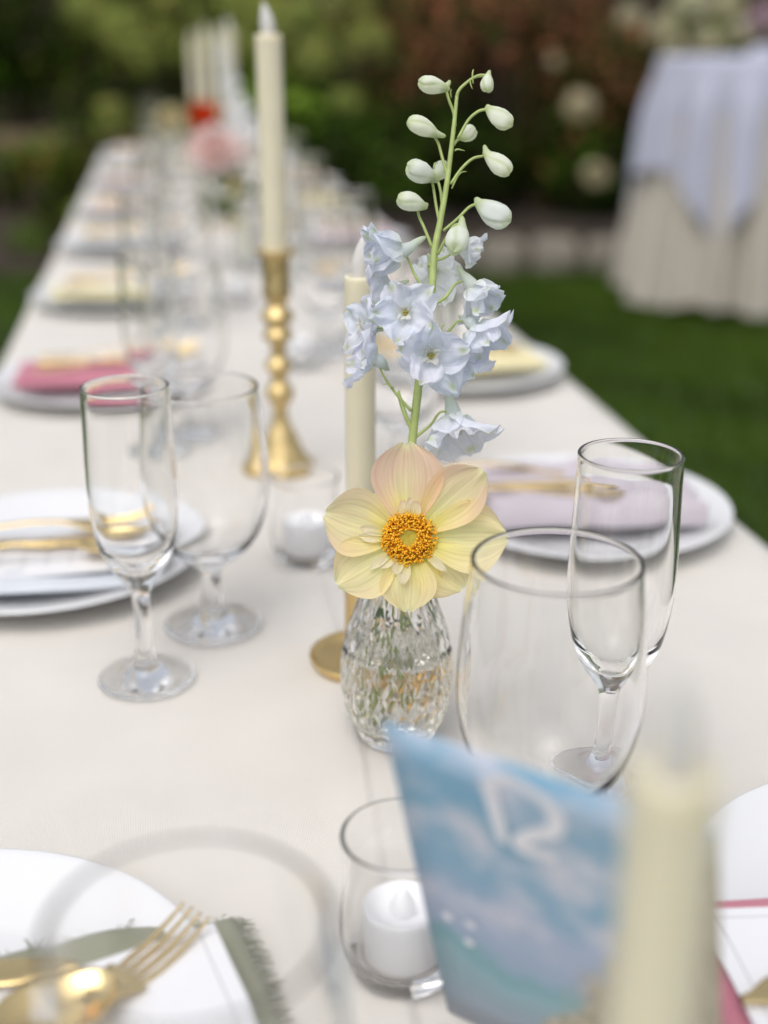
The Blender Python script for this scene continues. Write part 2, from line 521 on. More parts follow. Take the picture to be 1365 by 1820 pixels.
shrub('shrub', 'black green evergreen shrub above the stone wall', (-1.7, 9.0, 0.1), clump_set(14, 1.0, 2.3, 0.45, 1), 3600, 0.07, DK)
shrub('shrub', 'dark evergreen shrub with yellowing leaf tips beside the wall end', (-0.35, 8.7, 0.1), clump_set(12, 0.75, 1.9, 0.4, 2), 3200, 0.07, DK + [(0.09, 0.08, 0.015)])
shrub('shrub', 'bushy shrub covered in pale yellow green leaf tops behind the table end', (0.75, 8.0, 0.1),
      clump_set(12, 0.75, 1.0, 0.33, 3), 3000, 0.075, DK + MG, heads=hd((0.75, 8.0, 0.1), [(215, 60, 7.2, .15), (300, 45, 7.3, .18), (390, 90, 7.2, .15), (470, 75, 7.2, .19), (540, 50, 7.3, .17), (610, 30, 7.3, .18), (655, 85, 7.2, .15), (250, 105, 7.1, .12), (560, 110, 7.1, .13), (620, 185, 7.0, .10), (200, 215, 7.0, .12), (420, 20, 7.4, .2), (500, 10, 7.4, .2), (160, 20, 7.4, .15), (345, 100, 7.2, .13)]), head_col=(0.26, 0.29, 0.075))
shrub('shrub', 'low dark green shrub directly behind the table end', (0.55, 7.25, 0.1), clump_set(12, 0.75, 0.75, 0.26, 4), 2600, 0.06, DK + [(0.07, 0.10, 0.02)])
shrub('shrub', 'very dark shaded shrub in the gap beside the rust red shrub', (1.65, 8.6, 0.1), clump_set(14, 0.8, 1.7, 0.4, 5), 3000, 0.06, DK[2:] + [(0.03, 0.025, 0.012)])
shrub('shrub', 'rust red leaved shrub behind the delphinium', (2.05, 7.85, 0.1), [(c[0], c[1], c[2] + .35, *c[3:]) for c in clump_set(13, 0.8, 1.3, 0.3, 6)], 2600, 0.075, RU)
shrub('shrub', 'dark green hydrangea with scattered cream flower heads', (2.05, 7.35, 0.1), clump_set(14, 0.75, 0.95, 0.28, 8), 2800, 0.075, DK + [(0.035, 0.028, 0.014)],
      heads=hd((2.05, 7.35, 0.1), [(1030, 190, 6.75, .085), (1060, 312, 6.7, .075), (985, 110, 6.9, .04)]), head_col=(0.56, 0.48, 0.31))
shrub('shrub', 'rust brown shrub behind the draped high table', (2.75, 7.6, 0.1), clump_set(12, 0.6, 1.3, 0.3, 9), 2200, 0.07, RU + DK)
shrub('shrub', 'light green hydrangea with cream flower heads above the high table', (3.3, 8.1, 0.1), clump_set(14, 0.8, 1.25, 0.36, 10), 3000, 0.08, MG + [(0.10, 0.13, 0.05)],
      heads=hd((3.3, 8.1, 0.1), [(1225, 15, 7.3, .12), (1178, 58, 7.2, .09), (1290, 8, 7.3, .10), (1318, 62, 7.2, .09), (1255, 78, 7.2, .09), (1200, 95, 7.2, .08), (1120, 30, 7.3, .07)]), head_col=(0.58, 0.55, 0.36))
shrub('shrub', 'pink flowered hydrangea at the edge of the bed', (4.1, 7.5, 0.1), clump_set(12, 0.7, 1.2, 0.33, 11), 2400, 0.08, MG + DK,
      heads=hd((4.1, 7.5, 0.1), [(1356, 38, 6.9, .09), (1390, 80, 6.9, .08)]), head_col=(0.50, 0.36, 0.42))
shrub('shrub', 'loose dark shrub growing in front of the stone wall', (-0.95, 7.45, 0.05), clump_set(12, 0.8, 0.62, 0.22, 14), 2000, 0.06, DK + [(0.07, 0.05, 0.012)])
shrub('shrub', 'small bright green tuft of leaves at the foot of the stone wall', (-0.45, 7.0, 0.02), clump_set(8, 0.35, 0.28, 0.14, 15), 800, 0.05, MG)
hedge = thing('hedge', 'tall clipped dark hedge closing off the garden', 'hedge', (1.0, 11.0, 0))
leaf_cloud([(x + random.uniform(-.1, .1), random.uniform(-.15, .15), z, 0.55, 0.4, 0.5) for x in np.arange(-6, 7.1, 0.75) for z in (0.4, 1.1, 1.8, 2.5, 3.1)], 16000, 0.10, DK + MG[2:]).build('foliage', M_leaf, hedge, smooth=False)
mb = MB(); mb.box(-6.3, 6.4, -0.15, 0.15, 0, 3.2); mb.build('branch_core', M_bark, hedge, smooth=False)

# ------------------------------------------------------------------ draped high table on the lawn
HX, HY, HZ, HR = 2.565, 5.46, 1.07, 0.38
ht = thing('high_table', 'round high cocktail table standing under its cloths on the lawn', 'table', (HX, HY, 0))
mb = MB(); mb.lathe([(0, HZ - .03), (HR - .004, HZ - .03), (HR, HZ - .015), (HR - .004, HZ - .002), (0, HZ - .002)], 48); mb.build('tabletop', M_wood, ht)
mb = MB(); mb.lathe([(0.04, 0.05), (0.04, HZ - .03)], 16); mb.build('pole', M_steel, ht)
mb = MB(); mb.lathe([(0, 0), (.27, 0), (.27, .02), (.06, .05), (0, .05)], 32); mb.build('base', M_steel, ht)
mb = MB()
def skirt(u, v):
    a = 2 * PI * u
    if v < 0.25:
        r = v / 0.25 * HR; return (HX + r * math.cos(a), HY + r * math.sin(a), HZ + 0.003)
    t = (v - 0.25) / 0.75
    fold = math.sin(a * 14 + 1.3 * math.sin(a * 3)) * (.8 + .3 * math.sin(a * 5)) + 0.3 * math.sin(a * 27 + 1)
    r = HR + 0.012 * sstep(0, .05, t) + 0.10 * t ** 1.1 + 0.052 * fold * sstep(0.02, 0.9, t)
    return (HX + r * math.cos(a), HY + r * math.sin(a), HZ + 0.003 - (HZ - 0.035) * t + 0.018 * t * math.sin(a * 5))
mb.grid(skirt, 220, 44, closed_u=True)
o = mb.build('skirt_cloth', M_linen, origin=(HX, HY, 0)); o.location = (HX, HY, 0)
tag(o, 'floor length ivory cloth hanging in folds round the high table', 'tablecloth')
mb = MB()
A0 = math.radians(-124)
def overlay(u, v):
    a = 2 * PI * u
    q = (a - A0 + PI / 4) % (PI / 2) - PI / 4       # 0 at a corner of the square cloth
    rmax = 1.19 * math.cos(PI / 4) / math.cos(PI / 4 - abs(q))
    s = v * rmax
    if s < HR:
        return (HX + s * math.cos(a), HY + s * math.sin(a), HZ + 0.008)
    h = s - HR
    fold = math.sin(a * 15 + 1.1 * math.sin(a * 2 + 1)) + 0.4 * math.sin(a * 26)
    r = HR + 0.022 + 0.085 * h ** 1.1 + 0.030 * fold * sstep(0, .3, h) + 0.02 * sstep(0.0, .2, h)
    return (HX + r * math.cos(a), HY + r * math.sin(a), HZ + 0.008 - h * 0.985)
mb.grid(overlay, 240, 50, closed_u=True)
o = mb.build('overlay_cloth', M_overlay, origin=(HX, HY, 0)); o.location = (HX, HY, 0)
tag(o, 'square pale lavender cloth with pointed corner over the high table', 'tablecloth')
mb = MB()
def lump(u, v):
    a, b = 2 * PI * u, PI * 0.5 * v
    k = 1 + 0.25 * math.sin(a * 5 + v * 3)
    return (0.05 * k * math.cos(a) * math.cos(b) + 0.01 * math.sin(b * 3), 0.045 * k * math.sin(a) * math.cos(b), 0.045 * math.sin(b))
mb.grid(lump, 40, 12, closed_u=True)
o = mb.build('gathered_cloth', M_overlay); o.location = (HX + 0.035, HY - 0.02, HZ + 0.009)
tag(o, 'small gathered lump of pale cloth on top of the high table', 'cloth')

# ------------------------------------------------------------------ the long table and its cloth
tb = thing('banquet_table', 'long narrow banquet table under the cream cloth', 'table', ((TX0 + TX1) / 2, (TY0 + TY1) / 2, 0))
hx, hy = (TX1 - TX0) / 2 - 0.006, (TY1 - TY0) / 2 - 0.006
mb = MB(); mb.box(-hx, hx, -hy, hy, TZ - 0.045, TZ - 0.006); mb.build('tabletop', M_wood, tb, smooth=False)
for px in (-hx + .08, hx - .08):
    for py in (-hy + .25, -hy / 3, hy / 3, hy - .25):
        mb = MB(); mb.tube([(px, py, 0), (px, py, TZ - .046)], 0.014, 10); mb.build('leg', M_steel, tb)
CREASE = [(0.2, 0.080), (0.45, 0.0845), (0.5435, 0.0875), (0.584, 0.0899), (0.6417, 0.0937), (0.6948, 0.0962), (0.8152, 0.103), (0.9185, 0.101), (1.3, 0.094), (2.0, 0.09), (6, .09)]
def crease_x(y):
    for (a, xa), (b, xb) in zip(CREASE, CREASE[1:]):
        if y <= b:
            t = max(0, (y - a) / (b - a)); return xa + (xb - xa) * t
    return CREASE[-1][1]
def top_z(x, y):
    z = 0.0019 * noise.noise((x * 8, y * 5, 0)) + 0.0006 * noise.noise((x * 24, y * 18, 4))
    for yc in (0.93, 1.83, 2.73, 3.63):               # pressed fold lines across the cloth
        z += 0.0010 * math.exp(-((y - yc - .004 * math.sin(x * 9)) / .006) ** 2)
    d = x - crease_x(y)
    amp = 0.0034 * (1 - sstep(0.9, 1.5, y)) * (0.75 + .25 * math.sin(y * 19))
    z += amp * (sstep(-0.030, 0.0, d) if d < 0 else 1 - sstep(0.0, 0.0075, d))
    d2 = x - (0.36 + 0.01 * math.sin(y * 2))
    z += 0.0012 * math.exp(-(d2 / 0.012) ** 2)
    return TZ + z
HANG = 0.46
xs = sorted(set([round(v, 5) for v in list(np.linspace(TX0 + .02, TX1 - .02, 46)) + list(np.arange(0.05, 0.13, 0.0016))]))
xs = [-h for h in np.linspace(HANG, 0.012, 26)] + xs + [h for h in np.linspace(0.012, HANG, 26)]
nl = 26; nr = len(xs) - 26
ys = list(np.arange(TY0 + .02, 1.3, 0.014)) + list(np.arange(1.32, TY1 - .02, 0.045))
ys_full = [('n', h) for h in np.linspace(HANG, 0.012, 14)] + [('t', y) for y in ys] + [('f', h) for h in np.linspace(0.012, HANG, 14)]
mb = MB(); V = []; Fc = []
def drop(h):
    """over the rounded edge and down: (outward, downward)"""
    R_ = 0.012; q = R_ * PI / 2
    if h < q:
        a = h / R_; return R_ * math.sin(a), R_ * (1 - math.cos(a))
    return R_ + 0.10 * (h - q), R_ + (h - q)
for kind, yv in ys_full:
    for i, xv in enumerate(xs):
        sx = -1 if i < nl else (1 if i >= nr else 0)
        sy = {'n': -1, 't': 0, 'f': 1}[kind]
        X0, X1, Y0, Y1 = TX0 + .012, TX1 - .012, TY0 + .012, TY1 - .012
        bx = xv if sx == 0 else (X0 if sx < 0 else X1)
        by = yv if sy == 0 else (Y0 if sy < 0 else Y1)
        h1 = abs(xv) if sx else 0; h2 = yv if sy else 0
        if sx == 0 and sy == 0:
            V.append((bx, by, top_z(bx, by))); continue
        if sx and sy:
            h = max(h1, h2); ox, dz = drop(h)
            a = math.atan2(h2, h1); rr = ox + 0.10 * min(h1, h2)
            V.append((bx + sx * rr * math.cos(a), by + sy * rr * math.sin(a), top_z(bx, by) - dz)); continue
        h = h1 + h2; ox, dz = drop(h)
        arc = by if sx else bx
        ox += 0.028 * sstep(0.02, 0.4, h) * (math.sin(arc * 15 + 2 * math.sin(arc * 2.1)) + .4 * math.sin(arc * 37)) + 0.02 * sstep(0, .3, h)
        wob = 0.006 * noise.noise((arc * 2.5, sx * 3, sy * 5)) * (1 - sstep(0, .05, h))
        V.append((bx + sx * (ox + wob), by + sy * (ox + wob), top_z(bx, by) - dz))
nx = len(xs)
for j in range(len(ys_full) - 1):
    for i in range(nx - 1):
        a = j * nx + i; Fc.append((a, a + 1, a + nx + 1, a + nx))
mb.add(V, Fc)
o = mb.build('tablecloth', M_cloth, origin=(0.13, 2.6, TZ)); o.location = (0.13, 2.6, TZ)
tag(o, 'cream woven cloth spread over the long table with a soft lengthwise crease', 'tablecloth')

# ------------------------------------------------------------------ glassware
def vessel(outer, inner, n=64):
    """closed wall: outer profile from the foot's axis up to the rim, inner from rim back to the axis"""
    mb = MB()
    mb.lathe(outer + inner, n)
    return mb
def rim_loop(r, z, wall):
    """rounded lip going from outside to inside"""
    c = r - wall / 2
    return [(c + wall / 2 * math.cos(a), z - wall / 2 + wall / 2 * math.sin(a)) for a in (0.35, 0.9, PI / 2, PI - .9, PI - .35)]
g_out = smooth_prof([(0.0365, 0.0018), (0.036, 0.0030), (0.026, 0.0046), (0.0145, 0.0085), (0.0095, 0.016), (0.0075, 0.028), (0.0072, 0.040), (0.0095, 0.049), (0.018, 0.0555), (0.030, 0.066), (0.040, 0.083), (0.0455, 0.106), (0.0462, 0.125), (0.0445, 0.150), (0.0415, 0.178), (0.0406, 0.1855)], 3)
g_in = smooth_prof([(0.0390, 0.1855), (0.0399, 0.178), (0.0429, 0.150), (0.0446, 0.125), (0.0438, 0.106), (0.0380, 0.0845), (0.0275, 0.0690), (0.014, 0.0615), (0.0, 0.0600)], 3)
goblet_me = vessel([(0, 0.0), (0.030, 0.0), (0.0352, 0.0005)] + g_out + rim_loop(0.0408, 0.1878, 0.0021), g_in).mesh('goblet')
f_out = smooth_prof([(0.0328, 0.0016), (0.0325, 0.0028), (0.022, 0.0045), (0.0125, 0.009), (0.0078, 0.017), (0.0062, 0.030), (0.0056, 0.050), (0.0066, 0.066), (0.0115, 0.0755), (0.0185, 0.0855), (0.0255, 0.103), (0.0292, 0.128), (0.0296, 0.150), (0.0287, 0.180), (0.0280, 0.2085)], 3)
f_in = smooth_prof([(0.0264, 0.2085), (0.0270, 0.180), (0.0278, 0.150), (0.0274, 0.128), (0.0235, 0.1045), (0.0150, 0.0910), (0.0065, 0.0850), (0.0, 0.0842)], 3)
flute_me = vessel([(0, 0.0), (0.027, 0.0), (0.0315, 0.0005)] + f_out + rim_loop(0.0282, 0.2108, 0.0021), f_in).mesh('flute')
t_out = smooth_prof([(0.0225, 0.0015), (0.0255, 0.006), (0.0290, 0.018), (0.0298, 0.030), (0.0282, 0.046), (0.0268, 0.058), (0.0272, 0.067), (0.0288, 0.0755)], 3)
t_in = smooth_prof([(0.0272, 0.0755), (0.0257, 0.067), (0.0253, 0.058), (0.0267, 0.046), (0.0281, 0.030), (0.0268, 0.018), (0.0215, 0.0105), (0.010, 0.0085), (0, 0.0085)], 3)
votive_me = vessel([(0, 0.0), (0.0205, 0.0)] + t_out + rim_loop(0.0290, 0.0773, 0.0020), t_in).mesh('votive')
for me in (goblet_me, flute_me, votive_me):
    me.materials.append(M_glass)
def put_glass(kind, loc, label, group, rz=None):
    me, cat = {'wine_goblet': (goblet_me, 'wine glass'), 'champagne_flute': (flute_me, 'champagne flute'), 'votive_cup': (votive_me, 'candle cup')}[kind]
    o = link(kind, me)
    o.location = (loc[0], loc[1], TZ + 0.0012)
    o.rotation_euler = (0, 0, random.uniform(0, 6))
    return tag(o, label, cat, group)

# ------------------------------------------------------------------ LED tea lights, candles and holders
def tea_light(loc, label):
    t = thing('tea_light', label, 'tea light', (loc[0], loc[1], TZ + 0.0012 + 0.0093), 0, 'LED tea lights in glass cups')
    mb = MB(); mb.lathe([(0, 0), (0.0178, 0), (0.0186, 0.001), (0.0188, 0.027), (0.0184, 0.0295), (0.0174, 0.030), (0.0164, 0.0285), (0.010, 0.0245), (0.0045, 0.0235), (0, 0.0235)], 40)
    mb.build('body', M_tea, t)
    mb = MB(); mb.lathe(smooth_prof([(0.0046, 0.0232), (0.0060, 0.0265), (0.0052, 0.031), (0.0025, 0.0365), (0.0, 0.039)], 3), 20); mb.build('flame', M_tea, t)
    return t
def taper(loc, z, r, h, label, group, rz=0.0, tilt=(0, 0)):
    t = thing('taper_candle', label, 'candle', (loc[0], loc[1], z), rz, group)
    t.rotation_euler = (tilt[0], tilt[1], rz)
    mb = MB()
    prof = [(0, 0), (r * .97, 0), (r, 0.004)] + [(r * (1.0 - 0.045 * i / 8), 0.004 + (h - 0.010) * i / 8) for i in range(1, 9)] + [(r * .955, h - .003), (r * .93, h - .0008), (r * .86, h), (r * .72, h - .0012), (r * .5, h - .003), (0, h - .0035)]
    def mel(a, zz):
        return 1 + 0.012 * noise.noise((math.cos(a) * 1.5, math.sin(a) * 1.5, zz * 12))
    mb.lathe(prof, 40, sq=mel); mb.build('wax_body', M_wax, t)
    mb = MB()
    def fl(u, v):
        a = 2 * PI * u; zz = v
        rr = 0.0058 * (r / .011) * (math.sin(PI * (0.12 + 0.88 * v) ** 0.75) ** 0.8 if v < 1 else 0.0)
        bend = 0.004 * v * v
        return (rr * math.cos(a) - bend, rr * 0.8 * math.sin(a), h - .004 + 0.031 * zz)
    mb.grid(fl, 20, 14, closed_u=True); mb.build('flame', M_flame, t)
    mb = MB(); mb.tube([(0.0042, -.003, h - .004), (0.0044, -.003, h + .0035)], 0.0011, 6); mb.build('wick', M_wick, t)
    return t
def saucer_holder(loc, label):
    t = thing('candle_holder', label, 'candle holder', (loc[0], loc[1], TZ + 0.0012), 0, 'low gold saucer candle holders')
    mb = MB(); mb.lathe(smooth_prof([(0, 0.0), (0.028, 0.0), (0.0345, 0.0035), (0.0372, 0.0085), (0.0368, 0.0102), (0.0352, 0.0098), (0.032, 0.0058), (0.022, 0.0036), (0.0135, 0.0045)], 3) + [(0.0, 0.0045)], 56); mb.build('dish', M_saucer, t)
    mb = MB(); mb.lathe([(0, .0046), (0.0135, .0046), (0.0122, .009), (0.0118, .050), (0.0124, .062), (0.0150, .0665), (0.0178, .0685), (0.0180, .0697), (0.0165, .0702), (0.0130, .068), (0.0112, .064), (0.0112, .040), (0, .040)], 40); mb.build('cup', M_saucer, t)
    return t
def candlestick(loc, label, rz=0.0):
    t = thing('candlestick', label, 'candlestick', (loc[0], loc[1], TZ + 0.0012), rz, 'turned brass candlesticks')
    mb = MB()                                   # spreading base: square with cut corners going over to round
    def bs(u, v):
        a = 2 * PI * u
        oct_ = 1.0 / max(abs(math.cos(a)), abs(math.sin(a)), (abs(math.cos(a)) + abs(math.sin(a))) / 1.36)
        pr = [(0.0, 0.0), (0.0315, 0.0), (0.032, 0.002), (0.032, 0.008), (0.0305, 0.0095), (0.0275, 0.0105), (0.0215, 0.021), (0.0170, 0.034), (0.0145, 0.041), (0.0115, 0.046), (0.0095, 0.052)]
        k = min(int(round(v * 10)), 10); r, z = pr[k]
        m_ = sstep(0.0105, 0.044, z)
        rr = r * (oct_ * (1 - m_) + m_)
        return (rr * math.cos(a), rr * math.sin(a), z)
    mb.grid(bs, 64, 10, closed_u=True); o = mb.build('base', M_brass, t)
    o.modifiers.new('edges', 'EDGE_SPLIT').split_angle = math.radians(38)
    mb = MB()
    prof = smooth_prof([(0.0095, 0.0515), (0.0078, 0.058), (0.0072, 0.066), (0.0085, 0.0715), (0.0112, 0.0735), (0.0125, 0.0785), (0.0128, 0.084), (0.0112, 0.0895), (0.0085, 0.093), (0.0080, 0.098), (0.0098, 0.1035), (0.0122, 0.108), (0.0124, 0.1125), (0.0098, 0.117), (0.0078, 0.122), (0.0080, 0.130), (0.0098, 0.135), (0.0130, 0.1385), (0.0134, 0.143), (0.0108, 0.148), (0.0104, 0.152), (0.0138, 0.1565), (0.0142, 0.1615), (0.0110, 0.1675), (0.0095, 0.172), (0.0112, 0.177), (0.0126, 0.181)], 3)
    mb.lathe([(r + max(0, r - .0095) * .45, z) for r, z in prof], 48); mb.build('shaft', M_brass, t)
    mb = MB(); mb.lathe([(0.0124, 0.1805), (0.0138, 0.184), (0.0138, 0.1875), (0.0130, 0.190), (0.0133, 0.215), (0.0140, 0.219), (0.0195, 0.2215), (0.0210, 0.2235), (0.0208, 0.2252), (0.0188, 0.2256), (0.0133, 0.224), (0.0128, 0.218), (0.0128, 0.200), (0.0, 0.200)], 48)
    o = mb.build('socket_cup', M_brass, t)
    o.modifiers.new('edges', 'EDGE_SPLIT').split_angle = math.radians(40)
    return t

# ------------------------------------------------------------------ place settings
def revolve_plate():
    mb = MB()
    top = smooth_prof([(0.135, 0.0185), (0.1335, 0.0198), (0.127, 0.0185), (0.110, 0.0135), (0.094, 0.0085), (0.085, 0.0062), (0.060, 0.0055)], 3) + [(0, 0.0055)]
    bot = [(0, 0.0008), (0.070, 0.0008), (0.074, 0.0), (0.078, 0.0), (0.080, 0.0022)] + smooth_prof([(0.094, 0.0048), (0.112, 0.0098), (0.128, 0.0150), (0.135, 0.0185)], 3)
    mb.lathe(bot + top[1:], 96)
    return mb.mesh('plate')
plate_me = revolve_plate(); plate_me.materials.append(M_plate)
def spoon_tree(label, group):
    t = thing('spoon', label, 'spoon', (0, 0, 0), 0, group)   # lies along +x, bowl towards +x; origin at the middle
    mb = MB()
    def bowl(u, v):
        x = 0.045 + 0.056 * v; s = max(0.0, 1 - (2 * v - 1.0) ** 2) ** 0.5
        wd = 0.0185 * s * (0.86 + 0.22 * v); c = 2 * u - 1
        z = 0.0105 - 0.0085 * s * (1 - c * c) + 0.001 * v
        return (x, wd * c, z)
    mb.grid(bowl, 14, 20)
    o = mb.build('bowl', M_gold, t); sm = o.modifiers.new('thickness', 'SOLIDIFY'); sm.thickness = 0.0012; sm.offset = 0
    mb = MB()
    def hd(u, v):
        a = 2 * PI * u; x = 0.047 - 0.148 * v
        wd = 0.0026 + 0.0042 * v ** 1.5 - 0.003 * sstep(.97, 1, v); hh = 0.0012
        z = 0.0102 + 0.004 * math.sin(PI * min(1, v * 1.6)) - 0.0095 * sstep(.3, 1, v)
        return (x, wd * math.copysign(abs(math.cos(a)) ** .6, math.cos(a)), z + hh * math.sin(a))
    mb.grid(hd, 12, 24, closed_u=True); mb.build('handle', M_gold, t)
    return t
def fork_tree(label, group):
    t = thing('fork', label, 'fork', (0, 0, 0), 0, group)
    for k in range(4):
        mb = MB(); y = (k - 1.5) * 0.0058
        pts = [(0.052, y * .8, 0.0045), (0.066, y, 0.0040), (0.080, y, 0.0052), (0.094, y, 0.0085), (0.101, y, 0.0112)]
        mb.tube(spline(pts, 4), [0.0013] * 9 + [0.0013 - 0.0001 * i for i in range(8)], 8); mb.build('tine', M_gold, t)
    mb = MB()
    def body(u, v):
        a = 2 * PI * u; x = 0.056 - 0.157 * v
        wd = 0.0102 * (1 - sstep(.0, .20, v)) + 0.0028 + 0.0036 * sstep(.35, 1, v) - 0.003 * sstep(.97, 1, v)
        z = 0.0045 + 0.0085 * math.sin(PI * min(1, v * 1.5) * .9) * (1 - v) + 0.0
        return (x, wd * math.copysign(abs(math.cos(a)) ** .6, math.cos(a)), max(z, 0.0015) + 0.0012 * math.sin(a))
    mb.grid(body, 12, 28, closed_u=True); mb.build('handle', M_gold, t)
    return t
def knife_tree(label, group):
    t = thing('knife', label, 'knife', (0, 0, 0), 0, group)
    mb = MB()
    def bl(u, v):
        a = 2 * PI * u; x = 0.0 + 0.112 * v
        wd = 0.0088 * (1 - .75 * sstep(.82, 1, v)) * (.75 + .25 * sstep(0, .2, v)); c = math.cos(a)
        return (x, wd * c + .003 * sstep(.8, 1, v), 0.0026 + 0.0011 * math.sin(a) * (1 - .5 * c))
    mb.grid(bl, 14, 18, closed_u=True); mb.build('blade', M_gold, t)
    mb = MB()
    def hd(u, v):
        a = 2 * PI * u; x = 0.002 - 0.105 * v; wd = 0.005 + .0022 * v - .004 * sstep(.96, 1, v)
        return (x, wd * math.cos(a), 0.0030 + (0.0022 + .0006 * v) * math.sin(a))
    mb.grid(hd, 12, 14, closed_u=True); mb.build('handle', M_gold, t)
    return t
def napkin_mesh(L, W, H, seed, bunch=0.0):
    """folded napkin: soft edged stack of cloth lying along x, sagging into the plate's well"""
    mb = MB()
    def f(u, v):
        # wrap round the section with u, run along x with v
        a = 2 * PI * u
        x = (v - .5) * L
        e = max(0.15, 1 - abs(2 * v - 1) ** 14 * .8)
        cy_ = math.copysign(abs(math.cos(a)) ** .35, math.cos(a)) * W / 2 * (1 + .03 * noise.noise((x * 14, seed, 0)))
        cz = math.copysign(abs(math.sin(a)) ** .7, math.sin(a)) * H / 2 * e
        z = H / 2 + cz + 0.0035 * noise.noise((x * 12, cy_ * 16, seed)) + bunch * (1.0 - abs(noise.noise((x * 9 + cy_ * 14, cy_ * 30, seed + 5))) * 1.6 + .35 * noise.noise((x * 30, cy_ * 30, seed)) + (.55 * abs(math.sin(cy_ * 58 + x * 9)) if bunch > .015 else 0)) * (cz > 0)
        return (x, cy_ + .004 * noise.noise((x * 9, seed, 3)), z)
    n = 56
    mb.grid(f, n, 48, closed_u=True)
    mb.f.append(tuple(range(n))[::-1]); mb.f.append(tuple(48 * n + i for i in range(n)))
    return mb.mesh('napkin')
NAP = {'sage green': (0.29, 0.295, 0.215), 'pale blue': (0.68, 0.72, 0.78), 'raspberry pink': (0.56, 0.21, 0.275), 'butter yellow': (0.84, 0.76, 0.46), 'lavender': (0.58, 0.525, 0.575),
       'oyster grey': (0.63, 0.64, 0.64), 'blush': (0.76, 0.64, 0.60), 'dusty mauve': (0.66, 0.53, 0.58), 'peach': (0.78, 0.58, 0.42)}
NAPM = {k: woven(k + ' napkin', c, thread=500, strength=.5, var=.06) for k, c in NAP.items()}
def menu_material():
    m, n, b = new_mat('printed menu card')
    b.inputs['Roughness'].default_value = 0.7
    uv = N(n, 'ShaderNodeUVMap'); sp = N(n, 'ShaderNodeSeparateXYZ'); n.links.new(uv.outputs[0], sp.inputs[0])
    def band(src, c, wd):
        s = N(n, 'ShaderNodeMath', operation='SUBTRACT'); n.links.new(src, s.inputs[0]); s.inputs[1].default_value = c
        a = N(n, 'ShaderNodeMath', operation='ABSOLUTE'); n.links.new(s.outputs[0], a.inputs[0])
        l = N(n, 'ShaderNodeMath', operation='LESS_THAN'); n.links.new(a.outputs[0], l.inputs[0]); l.inputs[1].default_value = wd
        return l
    def comb(op, a, c):
        x = N(n, 'ShaderNodeMath', operation=op); n.links.new(a.outputs[0], x.inputs[0]); n.links.new(c.outputs[0], x.inputs[1]); return x
    X, Y = sp.outputs[0], sp.outputs[1]
    lines = comb('MAXIMUM', comb('MAXIMUM', band(X, 0.04, 0.0018), band(X, 0.96, 0.0018)), comb('MAXIMUM', band(Y, 0.07, 0.0035), band(Y, 0.93, 0.0035)))
    # rows of small handwriting, too blurred in the photograph to read
    wv = N(n, 'ShaderNodeTexWave', wave_type='BANDS', bands_direction='Y'); wv.inputs['Scale'].default_value = 34; wv.inputs['Distortion'].default_value = 9; wv.inputs['Detail'].default_value = 1; wv.inputs['Detail Scale'].default_value = 1.2
    mp = N(n, 'ShaderNodeMapping'); mp.inputs['Scale'].default_value = (1, .45, 1); n.links.new(uv.outputs[0], mp.inputs[0]); n.links.new(mp.outputs[0], wv.inputs['Vector'])
    ink = N(n, 'ShaderNodeMath', operation='GREATER_THAN'); ink.inputs[1].default_value = 0.86; n.links.new(wv.outputs['Fac'], ink.inputs[0])
    rows = None
    for c in (0.36, 0.45, 0.54, 0.63, 0.72):
        l = band(X, c, 0.012); rows = l if rows is None else comb('MAXIMUM', rows, l)
    mid = band(Y, 0.5, 0.3)
    txt = comb('MULTIPLY', comb('MULTIPLY', ink, rows), mid)
    allp = comb('MAXIMUM', lines, txt)
    mx = N(n, 'ShaderNodeMix', data_type='RGBA'); mx.inputs['A'].default_value = (0.75, 0.755, 0.785, 1); mx.inputs['B'].default_value = (0.42, 0.42, 0.44, 1)
    n.links.new(allp.outputs[0], mx.inputs['Factor']); n.links.new(mx.outputs['Result'], b.inputs['Base Color'])
    return m
M_menu = menu_material()
def menu_mesh(L, W, sag=0.0):
    mb = MB()
    def f(u, v):
        x = (v - .5) * L
        return (x, (u - .5) * W, sag * (abs(2 * v - 1) ** 2) + .0004 * math.sin(9 * v))
    mb.grid(f, 6, 16); me = mb.mesh('menu_card')
    # uv: long side to X
    ul = me.uv_layers['UVMap'].data
    for l in ul: l.uv = (l.uv[1], l.uv[0])
    return me
menu_me = menu_mesh(0.205, 0.093, 0.003); menu_me.materials.append(M_menu)
ORD = ['first', 'second', 'third', 'fourth', 'fifth', 'sixth', 'seventh', 'eighth', 'ninth']
spoon0 = fork0 = knife0 = None
def cutlery(kind, label, loc, rz, ry=0.0, rx=0.0):
    global spoon0, fork0, knife0
    grp = {'spoon': 'gold spoons', 'fork': 'gold forks', 'knife': 'gold knives'}[kind]
    src = {'spoon': spoon0, 'fork': fork0, 'knife': knife0}[kind]
    if src is None:
        o = {'spoon': spoon_tree, 'fork': fork_tree, 'knife': knife_tree}[kind](label, grp)
        if kind == 'spoon': spoon0 = o
        elif kind == 'fork': fork0 = o
        else: knife0 = o
    else:
        o = copy_tree(src); o['label'] = label
    o.location = loc; o.rotation_euler = (rx, ry, rz)
    return o
